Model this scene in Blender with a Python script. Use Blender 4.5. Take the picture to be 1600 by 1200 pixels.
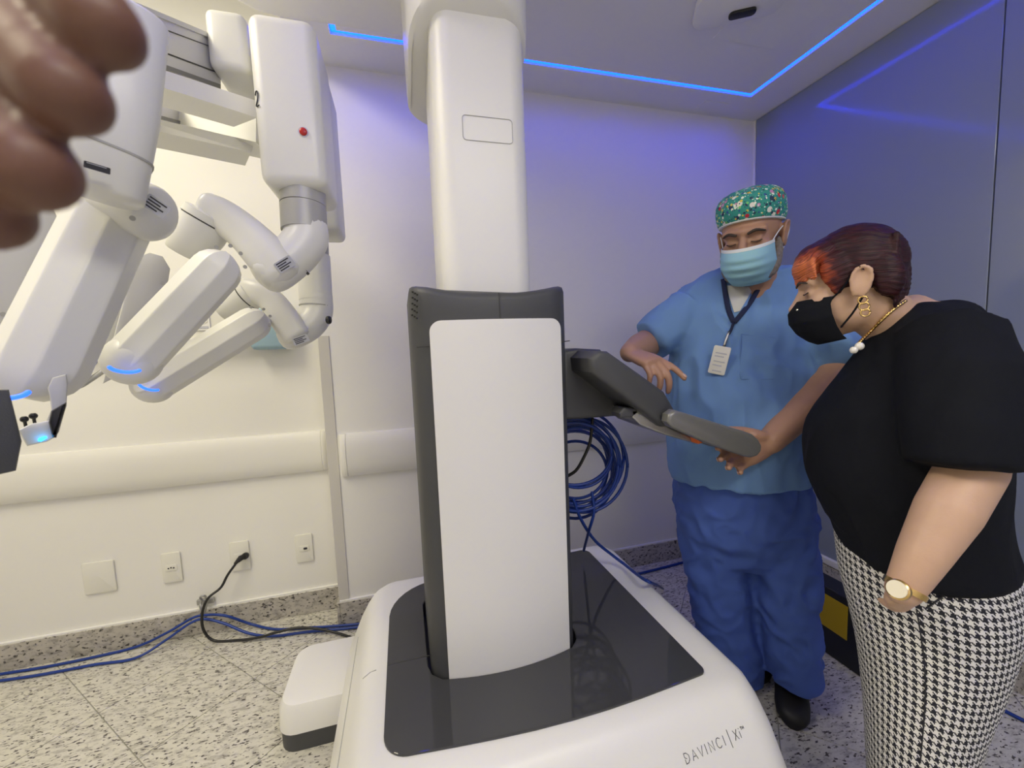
import bpy, bmesh, math, random
import numpy as np
from mathutils import Vector, Matrix, noise
from mathutils.bvhtree import BVHTree

random.seed(7)
for o in list(bpy.data.objects): bpy.data.objects.remove(o)
scene = bpy.context.scene
COL = scene.collection
R = math.radians

# ------------------------------------------------------------------ camera
F_PX, CAM_H = 633.0, 1.25
YAW, PITCH, ROLL = R(15.03), R(-5.09), R(-2.27)
fw = np.array([math.sin(YAW)*math.cos(PITCH), math.cos(YAW)*math.cos(PITCH), math.sin(PITCH)])
r0 = np.array([math.cos(YAW), -math.sin(YAW), 0.0]); u0 = np.cross(r0, fw)
rt = math.cos(ROLL)*r0 + math.sin(ROLL)*u0
up = -math.sin(ROLL)*r0 + math.cos(ROLL)*u0
CAM = np.array([0, 0, CAM_H])
cd = bpy.data.cameras.new('camera'); cam = bpy.data.objects.new('camera', cd); COL.objects.link(cam)
cd.sensor_width = 36.0; cd.lens = 36.0*F_PX/1600.0; cd.clip_start = 0.01
cam.matrix_world = Matrix(((rt[0], up[0], -fw[0], 0), (rt[1], up[1], -fw[1], 0), (rt[2], up[2], -fw[2], CAM_H), (0, 0, 0, 1)))
cd.dof.use_dof = True; cd.dof.focus_distance = 1.15; cd.dof.aperture_fstop = cd.lens/2.4
scene.camera = cam

# ------------------------------------------------------------------ world, exposure
w = bpy.data.worlds.new('world'); scene.world = w; w.use_nodes = True
w.node_tree.nodes['Background'].inputs[0].default_value = (0.55, 0.6, 0.7, 1)
w.node_tree.nodes['Background'].inputs[1].default_value = 0.0
scene.view_settings.view_transform = 'Standard'; scene.view_settings.look = 'None'
scene.view_settings.gamma = 1.0; scene.view_settings.use_curve_mapping = False
scene.view_settings.exposure = 0.0

def ray(x, y): return fw + rt*(x-800)/F_PX - up*(y-600)/F_PX
def P(x, y, d): return CAM + ray(x, y)*d          # a point seen at (x, y), d metres deep
def PZ(x, y, z): r = ray(x, y); return CAM + r*(z-CAM_H)/r[2]
def PY(x, y, v): r = ray(x, y); return CAM + r*v/r[1]
def PX(x, y, v): r = ray(x, y); return CAM + r*v/r[0]

# lamps of the room: two ceiling fixtures (their housings are built with the ceiling)
LAMPS = [('warm', (-1.25, 0.75, 2.86), (0.6, 1.2), 37, (1.0, 0.91, 0.69)),
         ('neutral', (0.55, -0.75, 2.44), (1.2, 0.6), 25, (1.0, 0.955, 0.83))]
for nm, loc, sz, pw, col in LAMPS:
    ld = bpy.data.lights.new('ceiling_lamp_'+nm+'_offscreen', 'AREA'); ld.shape = 'RECTANGLE'; ld.size, ld.size_y = sz
    ld.energy = pw; ld.color = col
    lo = bpy.data.objects.new('ceiling_lamp_'+nm+'_offscreen', ld); COL.objects.link(lo); lo.location = loc

# ------------------------------------------------------------------ materials
def mat(name, col, rough=0.5, metal=0.0, bump=0.0, bscale=200.0, var=0.0, vscale=8.0, spec=0.5, emit=None, coat=0.0, sheen=0.0):
    m = bpy.data.materials.new(name); m.use_nodes = True; nt = m.node_tree; b = nt.nodes['Principled BSDF']
    c = (*col, 1) if len(col) == 3 else col
    b.inputs['Base Color'].default_value = c; b.inputs['Roughness'].default_value = rough
    b.inputs['Metallic'].default_value = metal; b.inputs['Specular IOR Level'].default_value = spec
    b.inputs['Coat Weight'].default_value = coat; b.inputs['Sheen Weight'].default_value = sheen
    tc = nt.nodes.new('ShaderNodeTexCoord')
    if var > 0:
        n = nt.nodes.new('ShaderNodeTexNoise'); n.inputs['Scale'].default_value = vscale; n.inputs['Detail'].default_value = 5
        nt.links.new(tc.outputs['Object'], n.inputs['Vector'])
        mx = nt.nodes.new('ShaderNodeMix'); mx.data_type = 'RGBA'
        mx.inputs['A'].default_value = (*[max(0, v*(1-var)) for v in c[:3]], 1); mx.inputs['B'].default_value = (*[min(1, v*(1+var)) for v in c[:3]], 1)
        nt.links.new(n.outputs['Fac'], mx.inputs['Factor']); nt.links.new(mx.outputs['Result'], b.inputs['Base Color'])
    if bump > 0:
        n = nt.nodes.new('ShaderNodeTexNoise'); n.inputs['Scale'].default_value = bscale; n.inputs['Detail'].default_value = 3
        nt.links.new(tc.outputs['Object'], n.inputs['Vector'])
        bp = nt.nodes.new('ShaderNodeBump'); bp.inputs['Strength'].default_value = bump; bp.inputs['Distance'].default_value = 0.002
        nt.links.new(n.outputs['Fac'], bp.inputs['Height']); nt.links.new(bp.outputs['Normal'], b.inputs['Normal'])
    if emit:
        b.inputs['Emission Color'].default_value = (*emit[0], 1); b.inputs['Emission Strength'].default_value = emit[1]
    return m

def ramp(nt, src, stops, mode='LINEAR'):
    r = nt.nodes.new('ShaderNodeValToRGB'); r.color_ramp.interpolation = mode
    e = r.color_ramp.elements
    while len(e) < len(stops): e.new(0.5)
    for k, (p, c) in enumerate(stops): e[k].position = p; e[k].color = (*c, 1)
    nt.links.new(src, r.inputs[0]); return r

def granite(name, light, mid, dark, rough=0.25):
    m = mat(name, light, rough); nt = m.node_tree; b = nt.nodes['Principled BSDF']
    tc = [n for n in nt.nodes if n.type == 'TEX_COORD'][0]
    geo = nt.nodes.new('ShaderNodeNewGeometry')
    mp = nt.nodes.new('ShaderNodeMapping'); mp.inputs['Scale'].default_value = (1, 2.3, 1.6); mp.inputs['Rotation'].default_value = (0.2, 0.1, 0.6)
    nt.links.new(geo.outputs['Position'], mp.inputs['Vector'])
    n0 = nt.nodes.new('ShaderNodeTexNoise'); n0.inputs['Scale'].default_value = 28; n0.inputs['Detail'].default_value = 4; n0.inputs['Roughness'].default_value = 0.65
    n1 = nt.nodes.new('ShaderNodeTexNoise'); n1.inputs['Scale'].default_value = 62; n1.inputs['Detail'].default_value = 3
    nt.links.new(mp.outputs[0], n0.inputs['Vector']); nt.links.new(mp.outputs[0], n1.inputs['Vector'])
    ra = ramp(nt, n0.outputs['Fac'], [(0.36, mid), (0.5, light), (0.72, tuple(min(1, v*1.1) for v in light))])
    rb = ramp(nt, n1.outputs['Fac'], [(0.36, (0, 0, 0)), (0.415, (1, 1, 1))])
    mx = nt.nodes.new('ShaderNodeMix'); mx.data_type = 'RGBA'; mx.inputs['A'].default_value = (*dark, 1)
    nt.links.new(rb.outputs[0], mx.inputs['Factor']); nt.links.new(ra.outputs[0], mx.inputs['B'])
    nt.links.new(mx.outputs['Result'], b.inputs['Base Color']); return m

M = {}
M['wall'] = mat('wall_paint', (0.84, 0.83, 0.79), 0.6, bump=0.12, bscale=120, var=0.02, vscale=3)
M['ceil'] = mat('ceiling_paint', (0.80, 0.80, 0.80), 0.7, bump=0.05, bscale=90)
M['granite'] = granite('granite_floor', (0.64, 0.62, 0.54), (0.42, 0.40, 0.35), (0.10, 0.09, 0.085), 0.22)
M['granite2'] = granite('granite_base', (0.50, 0.47, 0.42), (0.32, 0.30, 0.27), (0.06, 0.055, 0.05), 0.3)
M['grout'] = mat('grout', (0.36, 0.35, 0.31), 0.8)
M['rail'] = mat('rail_vinyl', (0.80, 0.79, 0.74), 0.42, bump=0.1, bscale=350)
M['guard'] = mat('corner_guard_vinyl', (0.62, 0.60, 0.56), 0.45)
M['white'] = mat('robot_white', (0.84, 0.835, 0.80), 0.36, bump=0.05, bscale=500, var=0.015, vscale=5)
M['arm'] = mat('arm_white', (0.78, 0.78, 0.745), 0.33, bump=0.04, bscale=500)
M['armgrey'] = mat('arm_grey', (0.42, 0.42, 0.41), 0.42, metal=0.2)
M['armplate'] = mat('arm_plate', (0.62, 0.62, 0.60), 0.45)
M['dark'] = mat('robot_charcoal', (0.062, 0.064, 0.068), 0.5, bump=0.15, bscale=700)
M['gloss'] = mat('gloss_panel', (0.055, 0.056, 0.06), 0.045, bump=0.008, bscale=600, spec=0.5)
M['handle'] = mat('helm_grey', (0.20, 0.20, 0.195), 0.35, metal=0.3)
M['black'] = mat('black_plastic', (0.012, 0.012, 0.013), 0.45)
M['seam'] = mat('seam_dark', (0.05, 0.05, 0.05), 0.7)
M['seam2'] = mat('seam_grey', (0.42, 0.42, 0.40), 0.7)
M['red'] = mat('red_button', (0.45, 0.02, 0.015), 0.3)
M['orange'] = mat('orange_plastic', (0.75, 0.16, 0.03), 0.4)
M['label'] = mat('sticker', (0.50, 0.51, 0.56), 0.5)
M['ink'] = mat('ink', (0.03, 0.03, 0.04), 0.6)
M['ledblue'] = mat('led_blue', (0.02, 0.1, 0.6), 0.4, emit=((0.02, 0.10, 1.0), 3.0))
M['ledcyan'] = mat('led_cyan', (0.02, 0.3, 0.6), 0.4, emit=((0.03, 0.45, 1.0), 4.0))
M['strip'] = mat('led_strip', (0.02, 0.1, 0.6), 0.4, emit=((0.0006, 0.019, 1.0), 22.0))
M['diffuser'] = mat('lamp_diffuser', (0.9, 0.9, 0.88), 0.5)
M['metal'] = mat('steel', (0.45, 0.45, 0.44), 0.35, metal=0.9)
M['alu'] = mat('aluminium', (0.60, 0.60, 0.62), 0.38, metal=0.45)
M['glass'] = mat('painted_glass', (0.27, 0.31, 0.40), 0.12, spec=0.5, bump=0.01, bscale=30)
M['cable'] = mat('cable_blue', (0.008, 0.04, 0.26), 0.35)
M['cableblk'] = mat('cable_black', (0.012, 0.012, 0.013), 0.4)
M['plate'] = mat('outlet_plate', (0.78, 0.77, 0.70), 0.35)
M['yellow'] = mat('hazard_yellow', (0.62, 0.42, 0.015), 0.5, var=0.05)
M['navy'] = mat('hazard_black', (0.012, 0.014, 0.022), 0.5)
M['lightblue'] = mat('pale_blue_plastic', (0.30, 0.44, 0.52), 0.4)

# ------------------------------------------------------------------ geometry helpers: each returns (verts, faces)
def A(v): return np.array(v, float)
def nrm(v): v = A(v); return v/np.linalg.norm(v)
def loft(rings, cap=True, closed=True):
    n = len(rings[0]); v = [tuple(p) for r in rings for p in r]; f = []
    for k in range(len(rings)-1):
        for i in range(n if closed else n-1):
            j = (i+1) % n; f.append((k*n+i, k*n+j, (k+1)*n+j, (k+1)*n+i))
    if cap and closed:
        f.append(tuple(range(n-1, -1, -1))); f.append(tuple(range((len(rings)-1)*n, len(rings)*n)))
    return v, f
def spline(pts, n):
    pts = [A(p) for p in pts]; q = [2*pts[0]-pts[1]]+pts+[2*pts[-1]-pts[-2]]; out = []
    for k in range(1, len(q)-2):
        for s in range(n):
            t = s/n; p0, p1, p2, p3 = q[k-1], q[k], q[k+1], q[k+2]
            out.append(0.5*((2*p1)+(p2-p0)*t+(2*p0-5*p1+4*p2-p3)*t*t+(3*p1-p0-3*p2+p3)*t**3))
    out.append(pts[-1]); return out
def tube(pts, rad, n=14, dome=True, upv=None, sq=2.0, flat=1.0, sm=0, rings_only=False, rot=0.0):
    """swept tube; rad is a number or list; flat squeezes it across; sq > 2 makes the section boxier"""
    pts = [A(p) for p in pts]
    rr = [rad]*len(pts) if np.isscalar(rad) else list(rad)
    if sm:
        m = len(pts); q = spline([np.append(p, r) for p, r in zip(pts, rr)], sm); pts = [p[:3] for p in q]; rr = [float(p[3]) for p in q]
    T = []
    for k in range(len(pts)):
        a = pts[max(k-1, 0)]; b = pts[min(k+1, len(pts)-1)]; T.append(nrm(b-a))
    ref = A(upv) if upv is not None else (A((0, 0, 1)) if abs(T[0][2]) < 0.9 else A((1, 0, 0)))
    N = ref-T[0]*ref.dot(T[0]); N = nrm(N); P_, R_, T_, N_ = [], [], [], []
    for k in range(len(pts)):
        N = N-T[k]*N.dot(T[k]); N = nrm(N)
        P_.append(pts[k]); R_.append(rr[k]); T_.append(T[k]); N_.append(N)
    if dome:
        d0 = dome if not isinstance(dome, bool) else 1.0
        h = [(math.cos(a), math.sin(a)) for a in (R(75), R(50), R(25))]
        P_ = [P_[0]-T_[0]*R_[0]*s*d0 for c, s in h]+P_+[P_[-1]+T_[-1]*R_[-1]*s*d0 for c, s in h[::-1]]
        R_ = [R_[0]*c for c, s in h]+R_+[R_[-1]*c for c, s in h[::-1]]
        T_ = [T_[0]]*3+T_+[T_[-1]]*3; N_ = [N_[0]]*3+N_+[N_[-1]]*3
    rings = []
    for p, r, t, m in zip(P_, R_, T_, N_):
        b = np.cross(t, m); ring = []
        for i in range(n):
            a = 2*math.pi*i/n+rot; c, s = math.cos(a), math.sin(a)
            k = (abs(c)**sq+abs(s)**sq)**(-1/sq)
            ring.append(p+m*(c*k*r)+b*(s*k*r*flat))
        rings.append(ring)
    return rings if rings_only else loft(rings)
def ell(c, r, ax=None, n=20, m=12):
    c = A(c); X, Y, Z = ax if ax is not None else (A((1, 0, 0)), A((0, 1, 0)), A((0, 0, 1))); rings = []
    for k in range(1, m):
        t = math.pi*k/m; rings.append([c+X*(r[0]*math.sin(t)*math.cos(2*math.pi*i/n))+Y*(r[1]*math.sin(t)*math.sin(2*math.pi*i/n))-Z*(r[2]*math.cos(t)) for i in range(n)])
    return loft(rings)
def rbox(c, s, bev=0.01, seg=3, ax=None, edges=None):
    bm = bmesh.new(); bmesh.ops.create_cube(bm, size=1.0)
    for v in bm.verts: v.co = Vector((v.co.x*s[0], v.co.y*s[1], v.co.z*s[2]))
    if bev > 0:
        ed = list(bm.edges)
        if edges == 'z': ed = [e for e in ed if abs((e.verts[0].co-e.verts[1].co).normalized().z) > 0.9]
        if edges == 'y': ed = [e for e in ed if abs((e.verts[0].co-e.verts[1].co).normalized().y) > 0.9]
        if edges == 'x': ed = [e for e in ed if abs((e.verts[0].co-e.verts[1].co).normalized().x) > 0.9]
        bmesh.ops.bevel(bm, geom=ed, offset=bev, segments=seg, profile=0.5, affect='EDGES')
    c = A(c); bm.verts.index_update()
    X, Y, Z = ax if ax is not None else (A((1, 0, 0)), A((0, 1, 0)), A((0, 0, 1)))
    v = [tuple(c+X*q.co.x+Y*q.co.y+Z*q.co.z) for q in bm.verts]; f = [tuple(q.index for q in p.verts) for p in bm.faces]
    bm.free(); return v, f
def prism(poly, thick, o, X, Y, bev=0.0, seg=2):
    """poly (2-D) in the plane o + X*a + Y*b, extruded along X x Y by thick (centred)"""
    X, Y = nrm(X), nrm(Y); Zv = np.cross(X, Y); o = A(o)
    bm = bmesh.new(); vs = [bm.verts.new((p[0], p[1], -thick/2)) for p in poly]; f = bm.faces.new(vs)
    r = bmesh.ops.extrude_face_region(bm, geom=[f])
    for v in r['geom']:
        if isinstance(v, bmesh.types.BMVert): v.co.z = thick/2
    bmesh.ops.recalc_face_normals(bm, faces=bm.faces)
    if bev > 0:
        ed = [e for e in bm.edges if abs(e.verts[0].co.z-e.verts[1].co.z) < 1e-6]
        bmesh.ops.bevel(bm, geom=ed, offset=bev, segments=seg, profile=0.5, affect='EDGES')
    bm.verts.index_update()
    v = [tuple(o+X*q.co.x+Y*q.co.y+Zv*q.co.z) for q in bm.verts]; fs = [tuple(q.index for q in p.verts) for p in bm.faces]
    bm.free(); return v, fs
def rrect(w, h, r, n=6):
    out = []
    for cx, cy, a0 in ((w/2-r, h/2-r, 0), (-w/2+r, h/2-r, 90), (-w/2+r, -h/2+r, 180), (w/2-r, -h/2+r, 270)):
        for k in range(n+1): a = R(a0+90*k/n); out.append((cx+r*math.cos(a), cy+r*math.sin(a)))
    return out
def rr_ring(x0, x1, y0, y1, z, r, n=8):
    cx, cy = (x0+x1)/2, (y0+y1)/2
    return [A((cx+p[0], cy+p[1], z)) for p in rrect(x1-x0, y1-y0, r, n)]

def tag(o, label=None, cat=None, group=None, kind=None):
    if label: o['label'] = label
    if cat: o['category'] = cat
    if group: o['group'] = group
    if kind: o['kind'] = kind
    return o
def empty(name, loc, label=None, cat=None, group=None):
    o = bpy.data.objects.new(name, None); COL.objects.link(o); o.location = Vector(loc); o.empty_display_size = 0.1
    return tag(o, label, cat, group)
def wloc(o):
    l = Vector((0, 0, 0))
    while o is not None: l = l+o.location; o = o.parent
    return l
def mk(name, geos, m, parent=None, smooth=True, ang=38, label=None, cat=None, group=None, kind=None, mats=None, midx=None, recalc=True):
    """one mesh object from several (verts, faces); its origin sits at its own middle"""
    if isinstance(geos, tuple): geos = [geos]
    V, Fc = [], []
    for v, f in geos:
        k = len(V); V += [tuple(p) for p in v]; Fc += [tuple(i+k for i in q) for q in f]
    arr = np.array(V); c = (arr.min(0)+arr.max(0))/2
    me = bpy.data.meshes.new(name); me.from_pydata([tuple(p) for p in arr-c], [], Fc)
    if recalc:
        bm = bmesh.new(); bm.from_mesh(me); bmesh.ops.recalc_face_normals(bm, faces=bm.faces); bm.to_mesh(me); bm.free()
    return fin(name, me, c, m, parent, smooth, ang, label, cat, group, kind)
def fin(name, me, c, m, parent=None, smooth=True, ang=38, label=None, cat=None, group=None, kind=None):
    for mm in (m if isinstance(m, (list, tuple)) else [m]): me.materials.append(M[mm] if isinstance(mm, str) else mm)
    if smooth:
        me.shade_smooth()
        if ang: me.set_sharp_from_angle(angle=R(ang))
    o = bpy.data.objects.new(name, me); COL.objects.link(o)
    if parent is not None: o.parent = parent; o.location = Vector(c)-wloc(parent)
    else: o.location = Vector(c)
    return tag(o, label, cat, group, kind)
def blob(name, geos, voxel, m, parent, smooth_it=6, disp=None, label=None, factor=0.5):
    """joins closed shapes into one continuous skin"""
    V, Fc = [], []
    for v, f in geos:
        k = len(V); V += [tuple(p) for p in v]; Fc += [tuple(i+k for i in q) for q in f]
    me = bpy.data.meshes.new(name); me.from_pydata(V, [], Fc)
    bm = bmesh.new(); bm.from_mesh(me); bmesh.ops.recalc_face_normals(bm, faces=bm.faces); bm.to_mesh(me); bm.free()
    o = bpy.data.objects.new(name, me); COL.objects.link(o)
    md = o.modifiers.new('r', 'REMESH'); md.mode = 'VOXEL'; md.voxel_size = voxel; md.adaptivity = 0.0
    if smooth_it: s = o.modifiers.new('s', 'SMOOTH'); s.iterations = smooth_it; s.factor = factor
    dg = bpy.context.evaluated_depsgraph_get(); dg.update()
    m2 = bpy.data.meshes.new_from_object(o.evaluated_get(dg)); bpy.data.objects.remove(o); bpy.data.meshes.remove(me)
    m2.name = name; n = len(m2.vertices); co = np.empty(n*3); m2.vertices.foreach_get('co', co); co = co.reshape(-1, 3)
    if disp:
        no = np.empty(n*3); m2.vertex_normals.foreach_get('vector', no); no = no.reshape(-1, 3); co = disp(co, no)
    c = (co.min(0)+co.max(0))/2
    m2.vertices.foreach_set('co', (co-c).ravel()); m2.update(); m2.materials.clear()
    return fin(name, m2, c, m, parent, True, None, label)
def nz(co, sc, seed=0.0):
    """noise value per vertex"""
    sc = A(sc) if not np.isscalar(sc) else A((sc, sc, sc))
    return np.array([noise.noise(Vector(p*sc)+Vector((seed, seed*1.7, 0))) for p in co])
def gauss(co, c, s): return np.exp(-((co-A(c))**2).sum(1)/(2*s*s))
def copy_part(src, parent, loc):
    o = bpy.data.objects.new(src.name.split('.')[0], src.data); COL.objects.link(o)
    if parent is not None: o.parent = parent; o.location = Vector(loc)-wloc(parent)
    else: o.location = Vector(loc)
    return o
# ================================================================== the room
XL, XR, YF, YB, YBL, XS = -2.3, 1.986, -1.75, 1.94, 2.09, -0.345
HC, HL = 2.46, 2.90
def box(x0, x1, y0, y1, z0, z1, bev=0.0, seg=2): return rbox(((x0+x1)/2, (y0+y1)/2, (z0+z1)/2), (x1-x0, y1-y0, z1-z0), bev, seg)

# floor: a bed of grout and granite tiles laid on the diagonal, each tile an object
floor = mk('floor', box(XL-.1, XR+.1, YF-.1, YBL+.1, -0.12, -0.003), 'grout', smooth=False, kind='structure')
TS, OFF = 0.352, 0.405
def clip(poly):
    for ax, lim, sg in ((0, XL, 1), (0, XR, -1), (1, YF, 1), (1, YBL, -1)):
        out = []
        for i in range(len(poly)):
            a, b = poly[i-1], poly[i]; da, db = sg*(a[ax]-lim), sg*(b[ax]-lim)
            if (da >= 0) != (db >= 0): t = da/(da-db); out.append((a[0]+(b[0]-a[0])*t, a[1]+(b[1]-a[1])*t))
            if db >= 0: out.append(b)
        poly = out
        if len(poly) < 3: return None
    return poly
E1, E2 = A((.7071, .7071)), A((-.7071, .7071)); hs = TS/2-0.0016
full = None
def tile_geo(pl):
    lo = [(p[0], p[1], -0.0035) for p in pl]; hi = [(p[0], p[1], 0.0) for p in pl]; n = len(pl)
    return lo+hi, [tuple(range(n, 2*n))]+[(i, (i+1) % n, n+(i+1) % n, n+i) for i in range(n)]
for i in range(-9, 12):
    for j in range(-12, 14):
        c = E1*(OFF-TS/2+TS*i)+E2*(TS*j+.07)
        pl = [tuple(c+E1*a*hs+E2*b*hs) for a, b in ((-1, -1), (1, -1), (1, 1), (-1, 1))]
        cp = clip(pl)
        if cp is None: continue
        if len(cp) == 4 and all(abs(A(a)-A(b)).sum() < 1e-9 for a, b in zip(sorted(cp), sorted(pl))):
            if full is None: full = mk('tile', tile_geo(pl), 'granite', floor, smooth=False)
            else: copy_part(full, floor, (c[0], c[1], -0.00175))
        else:
            ar = abs(sum(cp[k-1][0]*cp[k][1]-cp[k][0]*cp[k-1][1] for k in range(len(cp))))/2
            if ar > 4e-4: mk('tile', tile_geo(cp), 'granite', floor, smooth=False)

mk('wall_back', [box(XL-.1, XS, YBL, YBL+.1, 0, HL), box(XS, XR+.1, YB, YBL+.1, 0, HL)], 'wall', smooth=False, kind='structure')
mk('wall_left', box(XL-.1, XL, YF-.1, YBL, 0, HL), 'wall', smooth=False, kind='structure')
mk('wall_front', box(XL, XR+.1, YF-.1, YF, 0, HL), 'wall', smooth=False, kind='structure')
# right wall: plaster behind tall glass sheets, a white sill under them
wr = mk('wall_right', [box(XR+.012, XR+.1, YF, YB, 0, HL), box(XR, XR+.014, YF, YB, 0, .118), box(XR, XR+.012, YB-.012, YB, 0, HC)], 'wall', smooth=False, kind='structure')
for y0, y1 in ((0.952, YB-.014), (-0.05, 0.948), (-1.74, -0.054)):
    mk('glass_panel', box(XR, XR+.012, y0, y1, .15, HC-.002, 0.0015, 1), 'glass', wr, smooth=False, label='blue-grey glossy glass sheet')
mk('trim_1', box(XR-.018, XR+.012, YF, YB, .118, .15, .004), 'wall', smooth=False, kind='structure')
# granite skirting
mk('baseboard_back', [box(XL, XS, YBL-.014, YBL, 0, .112, .002, 1), box(XS, XR, YB-.014, YB, 0, .112, .002, 1), box(XS-.014, XS, YB-.014, YBL, 0, .112, .002, 1)], 'granite2', smooth=False, kind='structure')
mk('baseboard_right', box(XR-.014, XR, YF, YB-.014, 0, .112, .002, 1), 'granite2', smooth=False, kind='structure')
mk('baseboard_left', box(XL, XL+.014, YF, YBL-.014, 0, .112, .002, 1), 'granite2', smooth=False, kind='structure')
mk('trim_2', [box(XL, XS, YBL-.012, YBL, .112, .119), box(XS, XR, YB-.012, YB, .112, .119)], 'wall', smooth=False, kind='structure')
# ceiling: lower slab with a slot around an inner field, higher slab on the left
LX0, LX1, LY0, LY1, LW = -0.185, 1.775, -1.62, 1.755, 0.022
mk('ceiling', [box(XS, LX0, YF, YB, HC, HL+.1), box(LX1, XR+.1, YF, YB, HC, HL+.1), box(LX0, LX1, LY1, YB, HC, HL+.1), box(LX0, LX1, YF, LY0, HC, HL+.1),
               box(LX0+LW, LX1-LW, LY0+LW, LY1-LW, HC, HC+.12), box(LX0-.01, LX1+.01, LY0-.01, LY1+.01, HC+.03, HC+.12),
               box(XL-.1, XS, YF-.1, YBL+.1, HL, HL+.1)], 'ceil', smooth=False, kind='structure')
led = empty('led_strip', (LX0, LY1, HC), 'glowing blue light strip let into a slot around the ceiling', 'light strip')
zs0, zs1 = HC+.008, HC+.016
for a in ((LX0+.002, LX1-.002, LY1-LW+.002, LY1-.002), (LX0+.002, LX1-.002, LY0+.002, LY0+LW-.002), (LX0+.002, LX0+LW-.002, LY0+LW, LY1-LW), (LX1-LW+.002, LX1-.002, LY0+LW, LY1-LW)):
    mk('strip_offscreen' if a[3] < 0 else 'strip', box(a[0], a[1], a[2], a[3], zs0, zs1), 'strip', led, smooth=False)
# lamps: two flat fixtures
for nm, loc, sz, pw, col in LAMPS:
    top = HL if nm == 'warm' else HC
    t = empty('ceiling_lamp', (loc[0], loc[1], top), 'flat %s ceiling lamp with a white frame' % ('warm white' if nm == 'warm' else 'neutral white'), 'ceiling lamp')
    x, y = loc[0], loc[1]; a, b = sz[0]/2, sz[1]/2
    mk('frame', [box(x-a-.03, x+a+.03, y-b-.03, y-b, top-.02, top), box(x-a-.03, x+a+.03, y+b, y+b+.03, top-.02, top), box(x-a-.03, x-a, y-b, y+b, top-.02, top), box(x+a, x+a+.03, y-b, y+b, top-.02, top)], 'plate', t, smooth=False)
    mk('diffuser', box(x-a, x+a, y-b, y+b, top-.012, top), 'diffuser', t, smooth=False)
# ceiling fittings
t = empty('ceiling_unit', (1.0, 1.0, HC), 'white rounded ceiling box with a dark slot', 'ceiling unit')
c = PZ(1160, 6, HC); t.location = Vector((c[0], c[1], HC))
mk('housing', prism(rrect(.30, .17, .05), .03, (c[0]-.03, c[1]-.02, HC-.014), (.85, -.5, 0), (.5, .85, 0), .008), 'ceil', t)
mk('slot', prism(rrect(.09, .035, .015), .012, (c[0], c[1], HC-.032), (.85, -.5, 0), (.5, .85, 0), .003), 'black', t)
c = PZ(1112, 166, HC); mk('ceiling_hatch', box(c[0]-.07, c[0]+.07, c[1]-.04, c[1]+.04, HC-.004, HC, .001), 'ceil', smooth=False, label='small square cover plate on the ceiling near the back wall', cat='cover plate')
c = PZ(1260, 20, HC); mk('access_panel', box(c[0]-.26, c[0]+.06, c[1]-.22, c[1]+.18, HC-.003, HC, .001), 'ceil', smooth=False, label='flat access panel on the ceiling inside the blue light strip', cat='access panel')

# ------------------------------------------------------------------ things on the walls
def rail(name, x0, x1, yw, label):
    t = empty(name, (x0, yw, .7), label, 'wall guard', 'white wall guards along the back wall')
    prof = [(0, .700), (-.018, .702), (-.030, .722), (-.036, .76), (-.038, .80), (-.036, .84), (-.030, .873), (-.018, .893), (0, .895)]
    def body(a, b, s=1.0): return loft([[A((x, yw+p[0]*s, .7975+(p[1]-.7975)*(1 if s == 1 else 1.01))) for p in prof] for x in (a, b)], True)
    mk('rail', body(x0+.03, x1-.03), 'rail', t, ang=50)
    for a, b in ((x0+.004, x0+.029), (x1-.029, x1-.004)):
        mk('end_cap', loft([[A((x, yw+p[0]*s, .7975+(p[1]-.7975)*(1-.03*(1-s)))) for p in prof] for x, s in ((a, .75 if a < x0+.02 else 1.03), ((a+b)/2, 1.02), (b, 1.03 if a < x0+.02 else .75))]), 'rail', t, ang=50)
rail('wall_guard', XL+.02, XS-.02, YBL, 'white vinyl wall guard above the wall sockets')
rail('wall_guard', XS+.05, XR-.06, YB, 'white vinyl wall guard behind the robot tower')
mk('corner_guard', [box(XS-.003, XS+.042, YB-.004, YB, .119, 1.335, .0015, 1), box(XS-.004, XS, YB-.004, YBL-.002, .119, 1.335, .0015, 1)], 'guard', smooth=False, label='grey vinyl corner guard strip standing on the granite skirting', cat='corner guard')

def plate(name, x, z, wd, ht, label, kindp):
    t = empty(name, (x, YBL, z), label, 'wall plate' if kindp == 'blank' else 'socket')
    mk('cover', prism(rrect(wd, ht, .008), .009, (x, YBL-.0045, z), (1, 0, 0), (0, 0, 1), .003), 'plate', t)
    if kindp != 'blank':
        mk('insert', prism(rrect(.045, .028, .006), .003, (x, YBL-.010, z), (1, 0, 0), (0, 0, 1), .0008), 'plate', t)
        for k in ((-.010, 0, .010) if kindp == 'three' else ((.006,) if kindp == 'one' else ())):
            mk('hole', prism(rrect(.006 if kindp == 'three' else .016, .006 if kindp == 'three' else .010, .0028), .002, (x+k, YBL-.0118, z+(.002 if k == 0 else 0)), (1, 0, 0), (0, 0, 1)), 'ink', t)
    return t
plate('blank_plate', -1.315, .336, .113, .140, 'blank square cream wall plate beside the sockets', 'blank')
plate('wall_socket', -1.051, .331, .074, .138, 'cream wall socket with three pin holes and nothing plugged in', 'three')
plate('wall_socket', -.782, .337, .080, .140, 'cream wall socket with a black plug in it', 'plug')
plate('wall_socket', -.510, .328, .076, .138, 'cream wall plate with one oval data port near the corner', 'one')

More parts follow.
